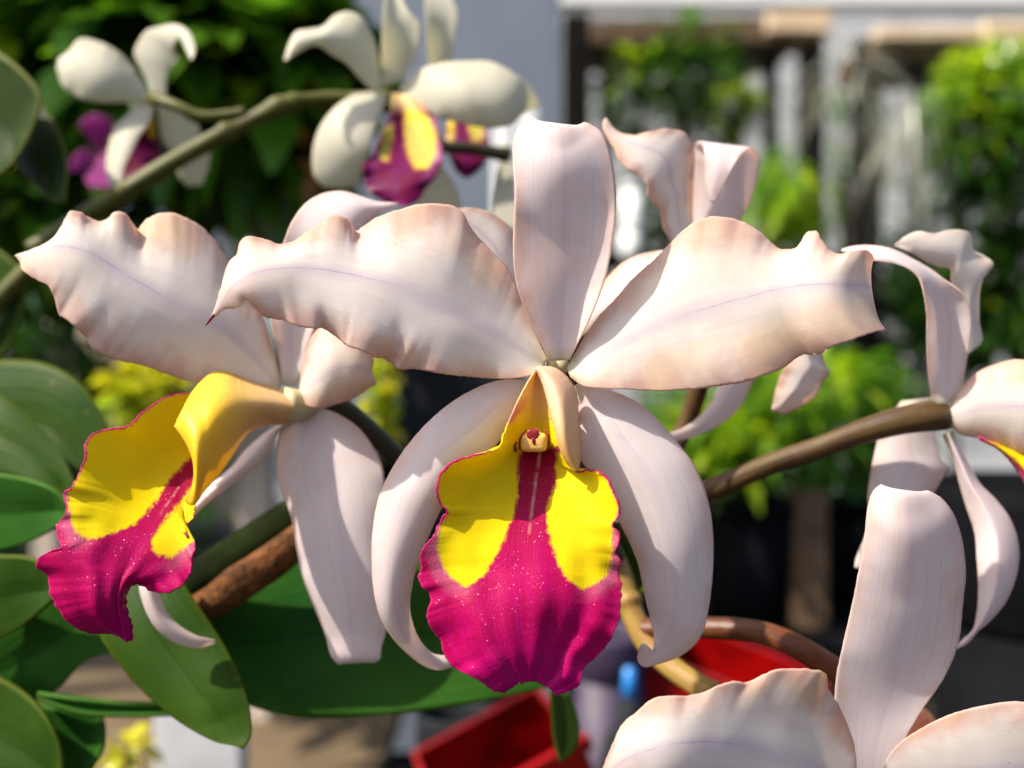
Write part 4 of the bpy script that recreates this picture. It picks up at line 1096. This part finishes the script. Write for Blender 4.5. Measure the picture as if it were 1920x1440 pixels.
# racks on the right
r1 = thing('plant_rack', 'dark timber plant rack behind the central flower with a wooden top', 'rack', P(1310, 1000, 1700))
bgbox('post', r1, W_dark, 1056, 24, 1108, 1350, 1690, 60)
bgbox('post', r1, W_dark, 1126, 84, 1142, 1350, 1750, 25)
bgbox('post', r1, W_dark, 1438, 84, 1460, 1350, 1750, 30)
bgbox('post', r1, W_dark, 1512, 80, 1548, 1350, 1690, 60)
for bx in (1196, 1292, 1384): bgbox('upright', r1, W_dark, bx, 84, bx + 10, 1340, 1745, 12)
bgbox('top_board', r1, W_wood, 1110, 36, 1330, 82, 1680, 160)
bgbox('top_board', r1, W_wood, 1333, 30, 1500, 80, 1676, 160)
bgbox('top_board', r1, W_pale, 1440, 18, 1560, 60, 1660, 120)
bgbox('shelf', r1, W_dark, 1060, 470, 1550, 490, 1700, 160)
r2 = thing('plant_rack', 'dark timber plant rack at the right edge with top boards coloured pale for sunlight', 'rack', P(1800, 1000, 1500))
bgbox('post', r2, W_dark, 1612, 70, 1656, 1440, 1500, 50)
bgbox('post', r2, W_dark, 1990, 70, 2030, 1440, 1500, 50)
for bx in (1716, 1790): bgbox('upright', r2, W_dark, bx, 114, bx + 12, 1440, 1500, 12)
bgbox('top_board', r2, W_wood, 1632, 62, 1850, 112, 1490, 150)
bgbox('top_board', r2, W_pale, 1645, 48, 1846, 74, 1470, 120)
bgbox('top_board', r2, W_pale, 1848, 36, 2040, 116, 1460, 140)
bgbox('shelf', r2, W_dark, 1612, 560, 2030, 580, 1510, 150)

# plants on the right
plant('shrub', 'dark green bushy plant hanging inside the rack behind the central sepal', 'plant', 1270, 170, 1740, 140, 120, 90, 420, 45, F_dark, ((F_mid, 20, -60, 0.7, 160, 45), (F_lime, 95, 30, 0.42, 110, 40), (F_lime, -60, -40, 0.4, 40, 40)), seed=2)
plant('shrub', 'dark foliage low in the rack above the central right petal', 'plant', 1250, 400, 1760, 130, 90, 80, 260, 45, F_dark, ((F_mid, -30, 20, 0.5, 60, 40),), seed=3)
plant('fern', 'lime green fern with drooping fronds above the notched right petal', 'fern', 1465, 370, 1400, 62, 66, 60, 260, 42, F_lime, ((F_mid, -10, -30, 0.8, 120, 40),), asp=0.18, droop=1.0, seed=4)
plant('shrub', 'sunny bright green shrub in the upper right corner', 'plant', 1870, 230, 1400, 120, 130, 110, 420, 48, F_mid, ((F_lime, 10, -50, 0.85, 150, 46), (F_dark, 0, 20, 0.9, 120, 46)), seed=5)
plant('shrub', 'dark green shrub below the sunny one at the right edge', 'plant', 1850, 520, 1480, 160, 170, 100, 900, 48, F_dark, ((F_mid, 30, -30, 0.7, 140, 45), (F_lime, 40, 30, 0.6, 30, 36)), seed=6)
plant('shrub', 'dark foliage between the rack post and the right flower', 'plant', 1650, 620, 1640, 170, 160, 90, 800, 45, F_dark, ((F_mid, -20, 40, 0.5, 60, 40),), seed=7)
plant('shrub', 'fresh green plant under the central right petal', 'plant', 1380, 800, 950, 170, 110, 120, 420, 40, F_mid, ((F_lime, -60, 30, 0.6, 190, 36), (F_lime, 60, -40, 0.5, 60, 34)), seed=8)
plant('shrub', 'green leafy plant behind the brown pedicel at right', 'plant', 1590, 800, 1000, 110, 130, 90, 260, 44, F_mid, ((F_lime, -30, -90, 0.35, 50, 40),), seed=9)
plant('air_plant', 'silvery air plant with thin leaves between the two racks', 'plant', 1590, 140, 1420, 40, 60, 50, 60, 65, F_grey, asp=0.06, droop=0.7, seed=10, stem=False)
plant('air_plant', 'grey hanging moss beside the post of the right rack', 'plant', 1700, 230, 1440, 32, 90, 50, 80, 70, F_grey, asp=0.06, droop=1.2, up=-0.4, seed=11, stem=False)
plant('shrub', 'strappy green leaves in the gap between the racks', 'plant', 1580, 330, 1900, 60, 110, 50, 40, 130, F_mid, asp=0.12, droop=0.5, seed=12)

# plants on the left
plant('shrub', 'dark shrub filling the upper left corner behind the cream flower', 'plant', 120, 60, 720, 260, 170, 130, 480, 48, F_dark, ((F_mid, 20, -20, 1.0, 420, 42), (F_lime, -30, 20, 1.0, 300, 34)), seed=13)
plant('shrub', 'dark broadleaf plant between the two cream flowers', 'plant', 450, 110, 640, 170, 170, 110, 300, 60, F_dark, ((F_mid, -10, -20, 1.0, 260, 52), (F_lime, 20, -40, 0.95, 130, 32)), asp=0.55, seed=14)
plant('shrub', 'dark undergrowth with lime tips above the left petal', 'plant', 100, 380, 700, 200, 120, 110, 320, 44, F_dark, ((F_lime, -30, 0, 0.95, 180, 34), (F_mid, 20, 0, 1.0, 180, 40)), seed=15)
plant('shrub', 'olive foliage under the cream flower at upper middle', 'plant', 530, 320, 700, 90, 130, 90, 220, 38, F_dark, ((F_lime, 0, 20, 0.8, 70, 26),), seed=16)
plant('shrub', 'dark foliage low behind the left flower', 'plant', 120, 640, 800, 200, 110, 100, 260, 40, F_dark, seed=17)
plant('dried_plant', 'dry orange leaves clinging to the trunk beside the cream flower', 'plant', 630, 150, 560, 16, 56, 14, 12, 12, F_orange, asp=0.6, seed=18, stem=False)
plant('dried_plant', 'dry orange leaves under the cream flower sepal', 'plant', 580, 305, 560, 14, 40, 14, 10, 12, F_orange, asp=0.5, seed=19, stem=False)
tt = thing('slim_tree', 'slim brown trunk behind the cream flowers', 'tree', P(596, 1680, 1110))
tube('trunk', tt, W_trunk, [(640, -120, 1100, 30), (636, 60, 1100, 27), (626, 220, 1100, 26), (610, 420, 1105, 27), (600, 700, 1110, 26), (596, 1680, 1110, 24)], ns=40, n=12, bump=0.15)
plant('flowering_plant', 'cluster of yellow blossoms under the left petal', 'plant', 275, 722, 520, 52, 44, 30, 110, 12, F_yellow, ((F_lime, -30, 40, 0.7, 40, 12),), asp=0.7, seed=20)
plant('flowering_plant', 'spray of yellow blossoms between the left and central flowers', 'plant', 712, 742, 520, 22, 74, 24, 90, 10, F_yellow, ((F_lime, 0, 20, 0.8, 40, 10),), asp=0.7, seed=21)
plant('flowering_plant', 'yellow blossoms at the bottom edge under the strap leaves', 'plant', 240, 1412, 420, 20, 30, 20, 34, 9, F_yellow, asp=0.7, seed=22)

# far hedge closing the view
hd = thing('hedge', 'dark hedge far behind on the left', 'hedge', (-2.4, 4.0, 0))
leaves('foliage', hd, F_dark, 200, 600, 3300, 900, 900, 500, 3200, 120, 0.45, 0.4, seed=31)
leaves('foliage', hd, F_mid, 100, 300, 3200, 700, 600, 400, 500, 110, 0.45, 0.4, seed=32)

# things low down
def lathe(name, parent, mat, prof, base, n=40, thick=0.003, rot=None):
    V, F = [], []
    for r, z in prof:
        for j in range(n):
            a = 2 * math.pi * j / n
            V.append(Vector((r * math.cos(a), r * math.sin(a), z)))
    if rot:
        from mathutils import Euler
        m = Euler(rot).to_matrix()
        V = [m @ v for v in V]
    V = [v + Vector(base) for v in V]
    m_ = len(prof)
    for i in range(m_ - 1):
        for j in range(n):
            k = (j + 1) % n
            F.append((i * n + j, i * n + k, (i + 1) * n + k, (i + 1) * n + j))
    F.append(tuple(range(n - 1, -1, -1)))
    return mesh_obj(name, V, F, mat, parent)


def pot(label, cat, px, ytop, d, rpx, h, mat, rim=True, name='plant_pot', rot=None):
    c = P(px, ytop, d)
    r = rpx / FPX * d / 1000
    t = thing(name, label, cat, (c.x, c.y, c.z - h))
    b = (c.x, c.y, c.z - h)
    lathe('body', t, mat, [(r * 0.72, 0), (r * 0.80, h * 0.3), (r * 0.93, h * 0.86), (r * 0.9, h * 0.86), (r * 0.78, h * 0.4), (0.0001, h * 0.3)], b, rot=rot)
    lathe('rim', t, mat, [(r * 0.93, h * 0.86), (r, h * 0.87), (r * 1.01, h * 0.98), (r * 0.98, h), (r * 0.92, h * 0.98), (r * 0.91, h * 0.88)], b, rot=rot)
    return t


pot('black plastic pot under the green plant right of the central flower', 'pot', 1400, 930, 900, 95, 0.118, W_black)
pot('black plastic pot behind the wooden stake at right', 'pot', 1610, 930, 980, 95, 0.109, W_black)
pot('large black tub at the right edge behind the lower flower', 'pot', 1960, 900, 520, 210, 0.548, W_black)
bgbox('wooden_stake', None, W_wood, 1492, 920, 1556, 1187, 860, 30, 0.004, 'weathered wooden stake between the black pots', 'stake')

def legged(name, label, cat, mat, lo, hi, th=0.02):
    t = thing(name, label, cat, ((lo[0] + hi[0]) / 2, (lo[1] + hi[1]) / 2, gz))
    box('top', t, mat, (lo[0], lo[1], hi[2] - th), hi, 0.003)
    for lx in (lo[0] + 0.02, hi[0] - 0.05):
        for ly in (lo[1] + 0.02, hi[1] - 0.05):
            box('leg', t, mat, (lx, ly, gz), (lx + 0.03, ly + 0.03, hi[2] - th), 0.002)
    return t


legged('bench', 'black bench under the pots at right', 'bench', W_black, (0.13, 0.82, gz), (0.95, 1.42, 0.977))
legged('bench', 'low black bench under the red tubs', 'bench', W_black, (-0.10, 0.36, gz), (0.60, 0.80, 0.895))
bgbox('black_crate', None, W_slate, 715, 480, 985, 1330, 900, 100, 0.006, 'dark slate crate behind the central flower left of its lip', 'crate')
legged('table', 'tan table at the bottom under the dark strap leaf', 'table', W_tan, (-0.50, 0.62, gz), (-0.105, 1.02, 0.895))
bgbox('pale_board', None, W_side, 285, 1330, 455, 1560, 560, 14, 0.003, 'pale blue grey board at the bottom left beside the big leaf', 'board')
legged('ledge', 'pale stone ledge behind the left petal', 'ledge', W_stone, (-0.62, 0.85, gz), (-0.20, 1.25, 1.230))
bgbox('pale_block', None, W_stone, 70, 604, 340, 659, 900, 120, 0.004, 'pale sunlit stone block behind the left petal', 'block')

def crate(label, c, size, rot, mat):
    from mathutils import Euler
    t = thing('red_crate', label, 'crate', c)
    m = Euler(rot).to_matrix()
    sx, sy, sz = size
    w_ = 0.003
    def panel(nm, lo, hi):
        V = [c + m @ Vector((x, y, z)) for x in (lo[0], hi[0]) for y in (lo[1], hi[1]) for z in (lo[2], hi[2])]
        F = [(0, 1, 3, 2), (4, 6, 7, 5), (0, 4, 5, 1), (2, 3, 7, 6), (0, 2, 6, 4), (1, 5, 7, 3)]
        o = mesh_obj(nm, V, F, mat, t, smooth=False)
        b = o.modifiers.new('bevel', 'BEVEL')
        b.width = 0.0012
        b.segments = 3
    panel('side_panel', (-sx, -sy, 0), (sx, -sy + w_, sz))
    panel('side_panel', (-sx, sy - w_, 0), (sx, sy, sz))
    panel('end_panel', (-sx, -sy + w_, 0), (-sx + w_, sy - w_, sz))
    panel('end_panel', (sx - w_, -sy + w_, 0), (sx, sy - w_, sz))
    panel('base', (-sx + w_, -sy + w_, 0), (sx - w_, sy - w_, w_))
    panel('rim', (-sx - 0.003, -sy - 0.004, sz - 0.006), (sx + 0.003, -sy - 0.0005, sz + 0.002))


crate('glossy red crate leaning at the bottom edge under the central lip', Vector((0.046, 0.46, 0.902)), (0.034, 0.03, 0.15), (0.1, -0.42, 0.25), W_red)
crate('glossy red crate behind the brown pedicel at lower right', Vector((0.090, 0.56, 0.900)), (0.048, 0.04, 0.150), (0.05, 0.30, -0.3), W_red)
pot('purple plastic pot behind the yellow stalk', 'pot', 1140, 1180, 520, 75, 0.172, W_purple)
pot('dark grey pot left of the red tub at the bottom', 'pot', 850, 1330, 500, 70, 0.136, W_slate)
sb = thing('spray_bottle', 'dark bottle with a blue cap beside the yellow stalk', 'bottle', (P(1180, 1255, 500).x, 0.5, 0.895))
c_ = P(1180, 1252, 500)
lathe('body', sb, W_slate, [(0.014, 0), (0.016, 0.004), (0.016, 0.105), (0.012, 0.122), (0.006, 0.13), (0.006, 0.142), (0.0001, 0.142)], (c_.x, 0.5, 0.895))
lathe('cap', sb, W_blue, [(0.0001, 0.140), (0.0036, 0.140), (0.0038, 0.150), (0.003, 0.157), (0.0001, 0.158)], (c_.x, 0.5, 0.895))
for (px, py, h_, lb) in ((1185, 345, 0.09, 'white cup between the central sepal and the flower seen from behind, upper one'), (1182, 425, 0.055, 'white cup between the central sepal and the flower seen from behind, lower one')):
    pot(lb, 'cup', px, py, 1550, 22, h_, W_white, name='white_cup')
